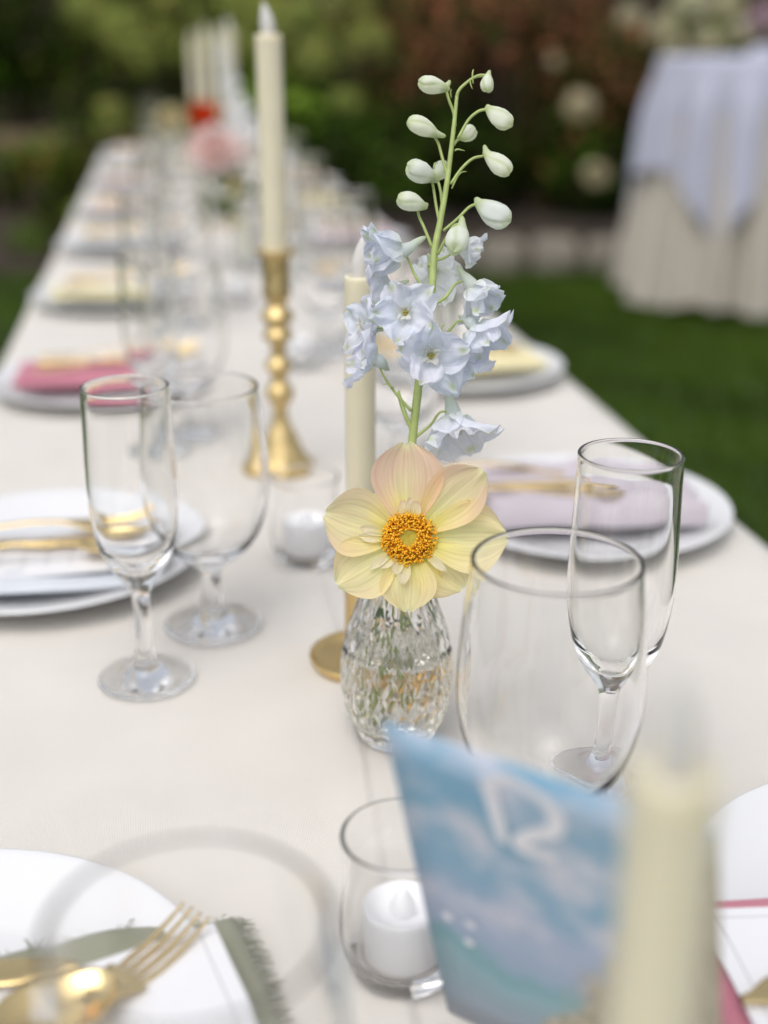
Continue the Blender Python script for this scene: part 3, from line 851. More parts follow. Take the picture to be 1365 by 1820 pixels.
def setting(side, idx, y, col, cx=None, napkin=(0.155, 0.105, 0.011), bunch=0.0, card=True, tools=('fork', 'knife', 'spoon'), rot=0.0, noff=(-0.02, -0.015), coff=(0.02, 0.0), toff=0.0, tooly=0.0):
    """side -1: guests to the left of the table (facing +x), +1: to the right"""
    s = -side                                    # direction from guest to table centre along x
    where = ('left', 'right')[side > 0]
    place = f'{ORD[idx]} place on the {where}'
    cx = cx if cx is not None else (-0.101 if side < 0 else 0.362)
    base = TZ + 0.001
    rz = (0 if s > 0 else PI) + rot
    o = link('dinner_plate', plate_me); o.location = (cx, y, base); o.rotation_euler = (0, 0, random.uniform(0, 6))
    tag(o, f'white dinner plate under the {col} napkin, {place}', 'plate', 'white dinner plates')
    nm = napkin_mesh(*napkin, seed=idx * 3.1 + side, bunch=bunch); nm.materials.append(NAPM[col])
    n_ = link('napkin', nm); n_.location = (cx + s * noff[0], y + noff[1], base + 0.0192); n_.rotation_euler = (0, 0, rz)
    tag(n_, f'folded {col} napkin lying on the {place}', 'napkin', 'folded coloured napkins')
    top = base + 0.0192 + napkin[2] + 0.002 + bunch * .6
    if card:
        m = link('menu_card', menu_me); m.location = (cx + s * coff[0], y + coff[1], top); m.rotation_euler = (0, 0, rz)
        tag(m, f'white bordered menu card on the {col} napkin, {place}', 'menu card', 'white menu cards')
        top += 0.0035
    offs = {'fork': 0.030, 'knife': 0.004, 'spoon': -0.024}
    for tname in tools:
        cutlery(tname, f'gold {tname} across the {col} napkin, {place}', (cx + s * (0.028 + toff), y + s * offs[tname] + tooly, top), rz + random.uniform(-.05, .05))
    return place
YS = [0.436, 0.995, 1.545, 2.09, 2.64, 3.19, 3.74, 4.29, 4.82]
LC = ['sage green', 'pale blue', 'raspberry pink', 'butter yellow', 'oyster grey', 'blush', 'dusty mauve', 'pale blue', 'lavender']
RC = ['raspberry pink', 'lavender', 'butter yellow', 'blush', 'dusty mauve', 'butter yellow', 'peach', 'pale blue', 'sage green']
places = {}
# first left place is laid by hand below; the others follow one pattern
places[-1, 1] = setting(-1, 1, 0.995, 'pale blue', cx=-0.122, napkin=(0.19, 0.125, 0.006), noff=(-0.005, -0.042), coff=(0.0, -0.04), tooly=-0.035, toff=-0.04)
for i in range(2, 9):
    places[-1, i] = setting(-1, i, YS[i] + random.uniform(-.01, .01), LC[i], bunch=0.003 if i > 1 else 0.0, card=(i % 3 != 2))
places[1, 1] = setting(1, 1, 1.02, 'lavender', cx=0.357, napkin=(0.185, 0.130, 0.006), bunch=0.016, rot=-0.12, card=False, toff=0.05, noff=(0.0, -0.01))
for i in range(2, 9):
    places[1, i] = setting(1, i, YS[i] + random.uniform(-.01, .01), RC[i], bunch=0.006, card=(i % 3 == 0))
# first places, nearest the camera
def near_left():
    place = 'first place from the front on the left side'; base = TZ + 0.001
    o = link('dinner_plate', plate_me); o.location = (-0.132, 0.437, base)
    tag(o, 'white dinner plate partly covered by the frayed sage green napkin', 'plate', 'white dinner plates')
    a, b = on(0, 1690, TZ + .024), on(412, 1602, TZ + .016)      # far edge of the napkin
    d = (b - a); d.z = 0; d.normalize(); sdir = Vector((d.y, -d.x, 0))
    L, W = 0.30, 0.15
    c = b - d * L / 2 + sdir * W / 2
    t = thing('napkin', 'frayed sage green napkin under menu card and gold cutlery, first place from the front', 'napkin', (c.x, c.y, base + 0.0195), math.atan2(d.y, d.x), 'folded coloured napkins')
    mb = MB()
    def top(u, v):
        x = (v - .5) * L; yy = (u - .5) * W
        r = 0.0 - 0.014 * sstep(0.075, 0.15, x) + .0012 * noise.noise((x * 20, yy * 20, 1))
        e = 1 if 0.02 < u < .98 else .0
        return (x, yy, r + 0.0045 * e + 0.0)
    mb.grid(top, 24, 50)
    o = mb.build('cloth', NAPM['sage green'], t); sm = o.modifiers.new('folded layers', 'SOLIDIFY'); sm.thickness = 0.004; sm.offset = 1
    mb = MB(); g = random.Random(3)
    for k in range(420):                         # loose threads along the open edges
        e = g.random()
        if e < .5:
            p = Vector((L / 2, g.uniform(-W / 2, W / 2), 0)); dr = Vector((1, g.uniform(-.5, .5), -.1))
        else:
            p = Vector((g.uniform(-L / 2, L / 2), g.choice((-1, 1)) * W / 2, 0)); dr = Vector((g.uniform(-.5, .5), math.copysign(1, p.y), -.1))
        q = top(p.y / W + .5, p.x / L + .5); p.z = q[2] - g.uniform(0, .003)
        ln = g.uniform(.004, .010); r_ = g.uniform(.0002, .0004)
        mb.tube([p - dr * .002, p + dr * ln * .5 + Vector((0, 0, g.uniform(-.001, .001))), p + dr * ln + Vector((g.uniform(-.002, .002), g.uniform(-.002, .002), -.001))], r_, 3, cap=False)
    o = mb.build('fringe', NAPM['sage green'], t); o['kind'] = 'stuff'
    # menu card: its far corner shows at the frame point (380, 1640)
    q = on(381, 1637, base + .029); e2 = on(404, 1815, base + .026)
    ed = (e2 - q); ed.z = 0; ed.normalize(); dd = d.copy(); ed = Vector((dd.y, -dd.x, 0))
    cc = q + ed * (0.0465) - dd * 0.1025
    m = link('menu_card', menu_me); m.location = (cc.x, cc.y, base + 0.0258); m.rotation_euler = (0, 0, math.atan2(dd.y, dd.x))
    tag(m, 'white bordered menu card under the gold fork on the sage green napkin', 'menu card', 'white menu cards')
    for kind, p, q_, zz, lab in (('fork', (195, 1772), (352, 1652), .024, 'gold fork with raised tines across the sage green napkin'),
                                 ('spoon', (20, 1850), (205, 1775), .028, 'gold spoon lying on the sage green napkin beside the fork'),
                                 ('knife', (-220, 1750), (110, 1730), .028, 'gold knife at the edge of the sage green napkin')):
        A, B = on(*p, base + zz), on(*q_, base + zz)
        dv = (B - A); dv.z = 0; dv.normalize()
        o_ = B - dv * (.101 if kind != 'knife' else .11)
        cutlery(kind, lab, (o_.x, o_.y, base + zz - (.0 if kind != 'fork' else -.001)), math.atan2(dv.y, dv.x), ry=0.0)
near_left()
def near_right():
    base = TZ + 0.001
    o = link('dinner_plate', plate_me); o.location = (0.358, 0.431, base)
    tag(o, 'white dinner plate under the raspberry pink napkin beside the pale candle', 'plate', 'white dinner plates')
    a, b = on(1240, 1594, base + .028), on(1365, 1586, base + .028)
    a2 = on(1236, 1622, base + .0295)
    d = (b - a); d.z = 0; d.normalize(); sdir = Vector((d.y, -d.x, 0))
    L, W = 0.25, 0.115
    c = a - d * .016 + d * L / 2 + sdir * W / 2
    nm = napkin_mesh(L, W, 0.008, seed=2.2); nm.materials.append(NAPM['raspberry pink'])
    n_ = link('napkin', nm); n_.location = (c.x, c.y, base + .0192); n_.rotation_euler = (0, 0, math.atan2(d.y, d.x))
    tag(n_, 'raspberry pink napkin under a menu card beside the pale candle', 'napkin', 'folded coloured napkins')
    m = link('menu_card', menu_me); cm = a2 + d * .1025 + sdir * .0465
    m.location = (cm.x, cm.y, base + .0285); m.rotation_euler = (0, 0, math.atan2(d.y, d.x))
    tag(m, 'white bordered menu card on the raspberry pink napkin beside the pale candle', 'menu card', 'white menu cards')
    A, B = on(1480, 1745, base + .034), on(1312, 1772, base + .034)
    dv = (B - A); dv.z = 0; dv.normalize(); o_ = B - dv * .112
    cutlery('knife', 'gold knife pointing across the menu card beside the pale candle', (o_.x, o_.y, base + .0325), math.atan2(dv.y, dv.x))
near_right()

# glasses: the two pairs in focus, the blurred near one, then one pair for each further place
put_glass('champagne_flute', (-0.0354, 0.7785), 'champagne flute in front of the pale blue napkin plate', 'champagne flutes')
put_glass('wine_goblet', (0.0135, 0.8545), 'wine goblet just behind the flute by the pale blue napkin plate', 'wine goblets')
put_glass('champagne_flute', (0.2337, 0.5943), 'sharp champagne flute standing in front of the lavender napkin plate', 'champagne flutes')
put_glass('wine_goblet', (0.1701, 0.5156), 'large looking wine goblet between cut glass vase and blue number card', 'wine goblets')
put_glass('wine_goblet', (-0.007, 0.2857), 'blurred wine goblet over the sage green napkin, nearest of all the glasses', 'wine goblets')
for i in range(2, 9):
    y = YS[i]
    put_glass('champagne_flute', (-0.037 + random.uniform(-.012, .012), y - .262 + random.uniform(-.015, .015)), f'champagne flute at the {places[-1, i]}', 'champagne flutes')
    put_glass('wine_goblet', (0.014 + random.uniform(-.012, .012), y - .188 + random.uniform(-.015, .015)), f'wine goblet at the {places[-1, i]}', 'wine goblets')
for i in range(1, 9):
    y = YS[i]
    put_glass('champagne_flute', (0.262 + random.uniform(-.012, .012), y + .235 + random.uniform(-.015, .015)), f'champagne flute at the {places[1, i]}', 'champagne flutes')
    put_glass('wine_goblet', (0.208 + random.uniform(-.012, .012), y + .165 + random.uniform(-.015, .015)), f'wine goblet at the {places[1, i]}', 'wine goblets')

# ------------------------------------------------------------------ centre line of the table
p = (0.088, 0.4674); put_glass('votive_cup', p, 'clear glass cup holding a white tea light beside the blue number card', 'glass candle cups'); tea_light(p, 'white LED tea light in the glass cup beside the blue number card')
p = (0.0964, 0.9649); put_glass('votive_cup', p, 'clear glass cup holding a tea light between goblet and dahlia', 'glass candle cups'); tea_light(p, 'white LED tea light in the glass cup between goblet and dahlia')
for k, (x, y, lab) in enumerate([(0.16, 1.62, 'beyond the brass candlestick'), (0.10, 2.05, 'before the pink flower vase'), (0.17, 2.75, 'behind the pink flower vase'), (0.12, 3.45, 'near the far red flower')]):
    put_glass('votive_cup', (x, y), f'clear glass candle cup {lab}', 'glass candle cups'); tea_light((x, y), f'white tea light in the glass cup {lab}')
saucer_holder((0.1152, 0.7741), 'low gold saucer candle holder behind the cut glass vase')
taper((0.1152, 0.7741), TZ + 0.0012 + 0.0402, 0.0104, 0.2366, 'ivory taper candle with white flame behind the delphinium', 'ivory taper candles', rz=2.6)
saucer_holder((0.1085, 0.2335), 'low gold saucer candle holder at the near end of the table')
taper((0.1085, 0.2335), TZ + 0.0012 + 0.0402, 0.0112, 0.219, 'thick looking blurred ivory candle nearest of all, before the number card', 'ivory taper candles', rz=1.0)
candlestick((0.0975, 1.205), 'turned brass candlestick behind the goblets', rz=0.35)
taper((0.0975, 1.205), TZ + 0.0012 + 0.2003, 0.0128, 0.2185, 'tall ivory candle with white flame in the brass candlestick behind the goblets', 'ivory taper candles', rz=0.3)
for k, (x, y, hh, lab) in enumerate([(0.150, 2.92, 0.225, 'behind the pink flower'), (0.118, 3.55, 0.22, 'beside the red flower'), (0.10, 4.2, 0.20, 'at the far end of the table'), (0.20, 4.6, 0.22, 'last on the table')]):
    candlestick((x, y), f'turned brass candlestick {lab}', rz=k * .4)
    taper((x, y), TZ + 0.0012 + 0.2003, 0.0125, hh, f'blurred ivory candle in the brass candlestick {lab}', 'ivory taper candles', rz=k)

# ------------------------------------------------------------------ cut glass bud vase
def cut_vase_meshes():
    # outline radius by height
    P = [(0, 0.0225), (0.006, 0.0252), (0.016, 0.0300), (0.030, 0.0340), (0.045, 0.0352), (0.060, 0.0342), (0.076, 0.0308), (0.092, 0.0252), (0.104, 0.0212), (0.114, 0.0195), (0.124, 0.0200), (0.130, 0.0212)]
    def R_(z):
        for (a, ra), (b, rb) in zip(P, P[1:]):
            if z <= b: return ra + (rb - ra) * sstep(0, 1, (z - a) / (b - a)) if False else ra + (rb - ra) * (z - a) / (b - a)
        return P[-1][1]
    nc, rows, z0, z1 = 20, 9, 0.010, 0.116
    V, F = [], []
    dz = (z1 - z0) / rows
    def pt(a, z, push): r = R_(z) + push; return (r * math.cos(a), r * math.sin(a), z)
    grid = []
    for j in range(rows + 1):                     # lattice points sit in the grooves
        ring = []
        for i in range(nc):
            ring.append(len(V)); V.append(pt(2 * PI * (i + .5 * (j % 2)) / nc, z0 + dz * j, -0.0002))
        grid.append(ring)
    for j in range(1, rows):                      # lozenges, each a raised four sided stud with a small flat top
        for i in range(nc):
            k = j % 2
            left, right = grid[j][i], grid[j][(i + 1) % nc]
            up = grid[j + 1][(i + k) % nc]; dn = grid[j - 1][(i + k) % nc]
            a = 2 * PI * (i + .5 * k + .5) / nc; z = z0 + dz * j
            q = [len(V) + t for t in range(4)]
            V += [pt(a - PI / nc * .36, z, .00055), pt(a, z - dz * .36, .00055), pt(a + PI / nc * .36, z, .00055), pt(a, z + dz * .36, .00055)]
            F += [(left, dn, q[1], q[0]), (dn, right, q[2], q[1]), (right, up, q[3], q[2]), (up, left, q[0], q[3]), (q[0], q[1], q[2], q[3])]
    for i in range(nc):                           # half lozenges at both borders
        F.append((grid[0][i], grid[0][(i + 1) % nc], grid[1][i]))
        kk = rows % 2
        a_, b_ = grid[rows][i], grid[rows][(i + 1) % nc]
        F.append((b_, a_, grid[rows - 1][(i + kk) % nc]))
    mb = MB(); mb.add(V, F)
    # plain foot, lip and the inner wall
    def ring(r, z):
        b = len(mb.v); mb.v.extend([(r * math.cos(2 * PI * i / nc), r * math.sin(2 * PI * i / nc), z) for i in range(nc)]); return list(range(b, b + nc))
    def ring_k(r, z, k):
        b = len(mb.v); mb.v.extend([(r * math.cos(2 * PI * (i + .5 * k) / nc), r * math.sin(2 * PI * (i + .5 * k) / nc), z) for i in range(nc)]); return list(range(b, b + nc))
    def bridge(A, B):
        for i in range(nc): j = (i + 1) % nc; mb.f.append((A[i], A[j], B[j], B[i]))
    foot = ring(0.0245, 0.004); f2 = ring(0.0215, 0.0); 
    bridge(f2, foot); bridge(foot, grid[0])
    c = len(mb.v); mb.v.append((0, 0, 0.0)); 
    for i in range(nc): mb.f.append((c, f2[(i + 1) % nc], f2[i]))
    k = rows % 2
    global INNER_FROM
    INNER_FROM = len(mb.f)
    prev = grid[rows]
    for r, z in [(0.0197, 0.120), (0.0203, 0.127), (0.0210, 0.1302), (0.0204, 0.1315), (0.0192, 0.1312), (0.0184, 0.126), (0.0176, 0.114), (0.0192, 0.104), (0.0230, 0.092), (0.0286, 0.076), (0.0321, 0.060), (0.0330, 0.045), (0.0316, 0.030), (0.0272, 0.016), (0.0200, 0.0095)]:
        R2 = ring_k(r, z, k); bridge(prev, R2); prev = R2
    c = len(mb.v); mb.v.append((0, 0, 0.0090))
    for i in range(nc): mb.f.append((c, prev[i], prev[(i + 1) % nc]))
    return mb
vase_xy = (0.1226, 0.6763)
vz = TZ + 0.0014
vase = cut_vase_meshes().build('bud_vase', M_crystal, smooth=False)
for p_ in vase.data.polygons:                   # only the studs are sharp; the bore and lip are smooth
    c_ = p_.center
    if p_.index >= INNER_FROM: p_.use_smooth = True
vase.location = (*vase_xy, vz)
tag(vase, 'faceted cut glass bud vase half full of water, holding dahlia and delphinium', 'vase')
mb = MB()
wp = [(0, 0.0086), (0.0203, 0.0091), (0.0275, 0.0158), (0.0319, 0.030), (0.0333, 0.045), (0.0324, 0.060), (0.0312, 0.0655), (0.0306, 0.0650), (0, 0.0645)]
mb.lathe(wp, 20)
wat = mb.build('water', M_water, vase); wat['label'] = 'clear water filling the lower half of the vase'

# ------------------------------------------------------------------ dahlia
DC = at(727, 957, 0.692)
view = (Vector((0, 0, CAMZ)) - DC).normalized()
DN = (view + Vector((0, 0, 0.10)) + AR * -0.03).normalized()     # the flower looks towards the camera, a little upward
DX = (AR - DN * AR.dot(DN)).normalized()
DY = DN.cross(DX)
def local(x, y, z): return DC + DX * x + DY * y + DN * z
dahlia = thing('dahlia', 'pale yellow and peach open dahlia with orange centre in the cut glass vase', 'flower', DC)
YEL, PALE, PEA, PNK = (0.92, 0.88, 0.16), (0.96, 0.93, 0.48), (0.97, 0.73, 0.55), (0.96, 0.60, 0.50)
def sheet_petal(mb, org, d, n, L, W, wf, cup, lift, wave, seed, colf, nu=12, nv=16, notch=0.0, curl=0.0, ridge=False, ruf=False):
    s = d.cross(n).normalized()
    def f(u, v):
        c = 2 * u - 1
        Lc = L * (1 - notch * math.exp(-(c / .16) ** 2) * sstep(.75, 1, v) - 0.05 * c * c * v)
        p = org + d * (Lc * v) + n * (lift * L * v * v + curl * L * sstep(.6, 1, v) * abs(c))
        wd = W * .5 * wf(v)
        rip = (wave * 1.3 * (math.exp(-((abs(c) - .33) / .10) ** 2)) * math.sin(PI * min(1, v * 1.05)) if ridge else 0) + wave * math.sin(c * 5.2 + seed) * v + wave * .7 * noise.noise((c * 2 + seed, v * 3, seed)) + wave * .4 * math.cos(c * 11 + seed * 3) * v + (wave * 1.1 * noise.noise((c * 3.3, v * 4 + seed, seed * 1.7)) * sstep(.2, .9, v) if ruf else 0)
        return p + s * (wd * c) + n * (cup * wd * (c * c) + rip)
    mb.grid(f, nu, nv, col=lambda u, v: colf(u, v))
def wide(v): return max(0.0, math.sin(PI * min(1, (0.06 + 0.90 * v)) ** 1.35)) ** 0.72
PETALS = [  # angle, length, width, z offset, lift, cup, peach amount
    (91, .0560, .042, -.0010, .20, .40, 1.0), (41, .0580, .034, -.0004, .24, .50, .55), (1, .0565, .043, .0006, .06, .30, .26),
    (-43, .0430, .036, -.0014, -.06, .22, .30), (-91, .0430, .033, .0012, .02, .34, .28), (-147, .0500, .038, .0002, .06, .32, .30),
    (164, .0510, .040, -.0002, .18, .40, .42), (126, .034, .025, -.0026, .06, .25, .2), (-68, .034, .022, -.0028, -.04, .2, .3)]
for k, (ang, L, W, zo, lift, cup, pe) in enumerate(PETALS):
    a = math.radians(ang)
    d = DX * math.cos(a) + DY * math.sin(a)
    org = local(0, 0, zo - .002) + d * 0.006
    def colf(u, v, pe=pe, k=k):
        c = abs(2 * u - 1)
        t = sstep(.0, .45, v)
        base = mix3(YEL, PALE, t)
        edge = sstep(.2, 1.0, c) * .65 + sstep(.30, .80, v) * .55 * (1 - sstep(.90, 1, v))
        base = mix3(base, PEA, min(1, 1.25 * pe * (0.15 + edge)))
        st = noise.noise((u * 9 + k * 3, v * 1.5, k)) 
        base = mix3(base, PNK, max(0, st) * pe * .9 * sstep(.15, .5, v))
        return mix3(base, (0.95, 0.94, 0.66), .5 * sstep(.86, 1, v))
    L *= .965; W *= .97
    mb = MB(); sheet_petal(mb, org, d, DN, L - .006, W, wide, cup, lift, .0015, k * 1.7, colf, 18, 22, notch=.06 if k in (0, 2, 4) else .03, ridge=True)
    o = mb.build('petal', M_petal, dahlia, origin=DC)
    if k == 0: o['label'] = 'broad upper petal flushed peach'
SM = [(88, .0235, .30), (99, .0225, .35), (78, .022, .32), (168, .0285, .12), (178, .0285, .1), (226, .0235, .1), (218, .0285, .08), (248, .0225, .1), (262, .027, .09), (318, .0285, .08)]
for k, (ang, L, lift) in enumerate(SM):          # the small pale inner collar petals
    a = math.radians(ang); d = DX * math.cos(a) + DY * math.sin(a)
    mb = MB()
    sheet_petal(mb, local(0, 0, .0008) + d * .010, (d + DN * lift * .9).normalized(), (DN - d * lift * .9).normalized(), L - .010, .0055 + .001 * (k % 3), wide, .5, .05, .0004, k, lambda u, v: mix3(mix3(YEL, (0.94, 0.88, 0.70), sstep(.1, .6, v)), (0.90, 0.62, 0.66), .55 * sstep(.75, 1, v) if k in (0, 1, 2, 3) else 0.0), 6, 10, notch=.12)
    mb.build('collar_petal', M_petal, dahlia, origin=DC)
mb = MB()                                        # domed centre of closed disc florets
def dome(u, v):
    a, r = 2 * PI * u, .0128 * v
    return local(r * math.cos(a), r * math.sin(a), .0062 * math.cos(v * 1.35) - .001 - .0022 * math.exp(-(v / .35) ** 2))
mb.grid(dome, 36, 14, closed_u=True, col=lambda u, v: mix3((0.46, 0.37, 0.05), (0.85, 0.36, 0.02), sstep(.30, .45, v))); mb.build('disc', M_stamen, dahlia, origin=DC)
mb = MB()
for k in range(1, 130):                          # tiny closed florets in a spiral
    r = .0052 * math.sqrt(k / 130); a = k * 2.399963
    v = r / .0128; z = .0062 * math.cos(v * 1.35) - .001 - .0022 * math.exp(-(v / .35) ** 2)
    c = local(r * math.cos(a), r * math.sin(a), z); q = .00042
    er = DX * math.cos(a) + DY * math.sin(a); et = DN.cross(er)
    mb.add([c + er * q * 1.2, c + et * q, c - er * q * 1.2, c - et * q, c + DN * q * 1.5], [(0, 1, 4), (1, 2, 4), (2, 3, 4), (3, 0, 4)])
o = mb.build('disc_floret', M_disc, dahlia, origin=DC); o['kind'] = 'stuff'
mb = MB(); g = random.Random(11)
for k in range(760):                             # the crown of orange stamens
    a = g.uniform(0, 2 * PI); r = .0044 + .0106 * g.random() ** .72; v = r / .0150
    z0 = .0050 * (1 - .6 * v * v); out_ = g.uniform(-.05, .5) * v
    d = (DN + (DX * math.cos(a) + DY * math.sin(a)) * (out_ + .30 * v * v - .15) + DX * g.uniform(-.18, .18) + DY * g.uniform(-.18, .18)).normalized()
    c = local(r * math.cos(a), r * math.sin(a), z0 - .002); L = g.uniform(.0020, .0046) * (.7 + .5 * math.sin(PI * min(1, (r - .0044) / .0095)))
    q = g.uniform(.75, 1.15); tn = g.random()
    cc = mix3((0.90, 0.40, 0.015), (0.96, 0.66, 0.07), tn)
    mb.tube([c, c + d * L * .5, c + d * L * .7, c + d * L * .9, c + d * L], [.00035 * q, .00042 * q, .00072 * q, .00062 * q, .0002 * q], 5, col=lambda t: mix3((0.80, 0.30, 0.01), cc, t))
o = mb.build('stamen', M_stamen, dahlia, origin=DC); o['kind'] = 'stuff'; o['label'] = 'ring of orange stamens round the centre'
VC = Vector((*vase_xy, vz))
mb = MB(); mb.tube(spline([DC - DN * .002, DC - DN * .012 + Vector((-.002, 0, -.004)), VC + Vector((.003, -.012, .140)), VC + Vector((.006, -.009, .112)), VC + Vector((.002, -.004, .06)), VC + Vector((-.012, .004, .014))], 6), [.0018] * 14 + [.0014] * 17, 10); mb.build('stem', M_stem, dahlia, origin=DC)
mb = MB(); mb.lathe([(0, 0), (.004, .001), (.0085, .006), (.010, .0085)], 12)
mb.v = [tuple(local(x, y, z - .0112)) for x, y, z in mb.v]; mb.build('calyx', M_stem, dahlia, origin=DC)
for zz, sg in ((.100, 1), (.085, -1)):           # small side leaves on the stem inside the neck
    mb = MB(); c = VC + Vector((-.006, -.006, zz))
    sheet_petal(mb, c, Vector((.5 * sg, -.2, .6)).normalized(), Vector((0, -1, .2)), .014, .006, wide, .3, .1, .0003, zz, lambda u, v: (.14, .22, .07), 5, 8); mb.build('leaf', M_leaf, dahlia, origin=DC)

# ------------------------------------------------------------------ delphinium
SD = 0.705
ST = [at(812, 170, SD), at(806, 230, SD), at(795, 320, SD), at(783, 390, SD), at(772, 450, SD), at(765, 540, SD), at(747, 660, SD + .003), at(733, 780, SD + .008), at(718, 900, SD + .016)]
ST += [VC + Vector((-.002, .004, .131)), VC + Vector((-.005, .004, .10)), VC + Vector((-.010, .003, .05)), VC + Vector((-.015, 0, .013))]
droot = ST[7]
delph = thing('delphinium', 'tall pale blue delphinium spray with white buds in the cut glass vase', 'flower', droot)
sp_ = spline(ST, 7); nS = len(sp_)
mb = MB(); mb.tube(sp_, [.0010 + .0015 * min(1, i / (nS * .45)) - .0010 * sstep(.66, .74, i / nS) for i in range(nS)], 10); mb.build('stem', M_stem, delph, origin=droot)
for px, py, vx, vz_ in ((.004, -.006, .004, .013),):   # further cut stems under water
    mb = MB(); mb.tube(spline([VC + Vector((px * .5, py, .118)), VC + Vector((px, py, .07)), VC + Vector((vx, py, vz_))], 5), .0009, 8); mb.build('stem', M_stem, delph, origin=droot)
mb = MB(); mb.tube(spline([at(812, 170, SD), at(816, 160, SD), at(828, 148, SD), at(842, 138, SD), at(858, 135, SD)], 5), [.0010 - .00002 * i for i in range(21)], 8); mb.build('stem', M_stem, delph, origin=droot)
GRN, WHT, BLU, LAV = (0.52, 0.62, 0.20), (0.94, 0.95, 0.91), (0.78, 0.84, 0.98), (0.86, 0.85, 0.98)
M_bud = M_floret
def pedicel(parent, pts, r0=.0009, r1=.0008):
    q = spline(pts, 5)
    mb = MB(); mb.tube(q, [r0 + (r1 - r0) * i / (len(q) - 1) for i in range(len(q))], 7); mb.build('pedicel', M_stem, parent, origin=droot)
def bud(back, tip, rad, spur, ped, blue=0.0, seed=0, open_=0.0):
    """closed flower bud: from its back end to the blunt tip; spur: frame point of the spur's end; ped: points back to the stem"""
    B, T = Vector(back), Vector(tip)
    ax = (T - B); L = ax.length; ax.normalize()
    n = (-AF - ax * (-AF).dot(ax)).normalized(); s = ax.cross(n)
    rad *= 0.88
    prof = [(-.06, .20), (.04, .38), (.16, .58), (.32, .80), (.50, .97), (.66, 1.0), (.80, .92), (.91, .72), (.975, .42), (1.0, .06)]
    mb = MB()
    bodyc = mix3(WHT, BLU, blue)
    def f(u, v):
        a = 2 * PI * u
        k = v * (len(prof) - 1); i = min(int(k), len(prof) - 2); t = k - i
        x = prof[i][0] + (prof[i + 1][0] - prof[i][0]) * t; r = prof[i][1] + (prof[i + 1][1] - prof[i][1]) * t
        fold = 1 - .22 * math.exp(-((((a * 3 / (2 * PI) + seed * .37 + x * .5) % 1) - .5) / .06) ** 2) * sstep(.15, .6, x) + .09 * math.sin(2 * a + seed * 3) * x + .06 * math.sin(3 * a + seed) + .05 * noise.noise((math.cos(a) * 2 + seed, math.sin(a) * 2, x * 4))
        rr = rad * r * fold
        bend = .10 * L * math.sin(PI * x) * .4
        return B + ax * (L * x + (.35 + open_) * L * .06 * math.sin(3 * a + seed) * sstep(.8, 1, x)) + n * rr * math.cos(a) + s * (rr * math.sin(a) + bend * .3)
    def c(u, v):
        k = v * (len(prof) - 1); i = min(int(k), len(prof) - 2); x = prof[i][0] + (prof[i + 1][0] - prof[i][0]) * (k - i)
        g = max(1 - sstep(0, .35, x), .75 * sstep(.80, 1, x))
        edge = math.exp(-((((u * 3 + seed * .37 + x * .5) % 1) - .5) / .12) ** 2)
        cc = mix3(mix3(bodyc, (0.80, 0.86, 0.58), .30 * (1 - blue)), GRN, .60 * g)
        return mix3(mix3(cc, LAV, .5 * edge * blue), GRN, .40 * edge * (1 - blue))
    mb.grid(f, 40, 27, closed_u=True, col=c)
    if spur is not None:                         # the horn behind the flower
        S = Vector(spur)
        mb.tube(bez(B + ax * L * .26 + s * 0, B + ax * L * .08, B.lerp(S, .5), S, 8), [rad * .60, rad * .56, rad * .50, rad * .43, rad * .36, rad * .30, rad * .26, rad * .22, rad * .12], 10, col=lambda t: mix3(bodyc, GRN, .25 + .5 * t))
    o = mb.build('bud', M_bud, delph, origin=droot)
    pedicel(o, ped)
    return o
def A(x, y, dz=0.0): return at(x, y, SD + dz)
# closed buds from the tip downwards
bud(A(796, 158, -.003), A(744, 145, -.006), .0058, A(799, 143, -.002), [A(809, 224), A(806, 200), A(798, 178, -.002), A(793, 160, -.003)], 0, 1)
bud(A(868, 130), A(865, 163, -.002), .0043, A(871, 125), [A(842, 138), A(852, 134), A(862, 134), A(867, 136)], 0, 2)
bud(A(778, 240, -.003), A(725, 214, -.008), .0062, A(792, 242, -.002), [A(795, 312), A(786, 280), A(779, 255), A(772, 243, -.003)], 0, 3)
bud(A(866, 192), A(909, 224, -.004), .0063, A(867, 186), [A(814, 246), A(832, 214), A(850, 198), A(866, 194)], .05, 4)
bud(A(818, 246, .008), A(843, 231, .013), .0053, None, [A(806, 258, .002), A(812, 250, .005), A(820, 244, .008)], 0, 5)
bud(A(862, 272), A(906, 308, -.004), .0063, A(861, 258), [A(801, 327), A(820, 300), A(840, 282), A(860, 277)], .05, 6)
bud(A(772, 318, -.004), A(724, 294, -.010), .0076, A(777, 322, 0), [A(781, 396), A(775, 365), A(771, 338), A(768, 322, -.003)], .3, 7)
bud(A(772, 318, .008), A(792, 290, .014), .0055, None, [A(786, 368, .001), A(783, 340, .005), A(777, 316, .008)], .1, 8)
bud(A(756, 368, -.003), A(707, 352, -.009), .0064, A(759, 362, -.001), [A(768, 440), A(754, 405), A(745, 385), A(742, 372, -.003)], .1, 9)
bud(A(848, 360), A(906, 395, -.004), .0080, A(846, 351), [A(788, 410), A(814, 388), A(834, 368), A(850, 362)], .4, 10)
bud(A(822, 402, -.010), A(806, 446, -.018), .0078, A(821, 385, -.006), [A(778, 452, -.002), A(792, 425, -.005), A(806, 402, -.006), A(819, 398, -.009)], .2, 11, .6)
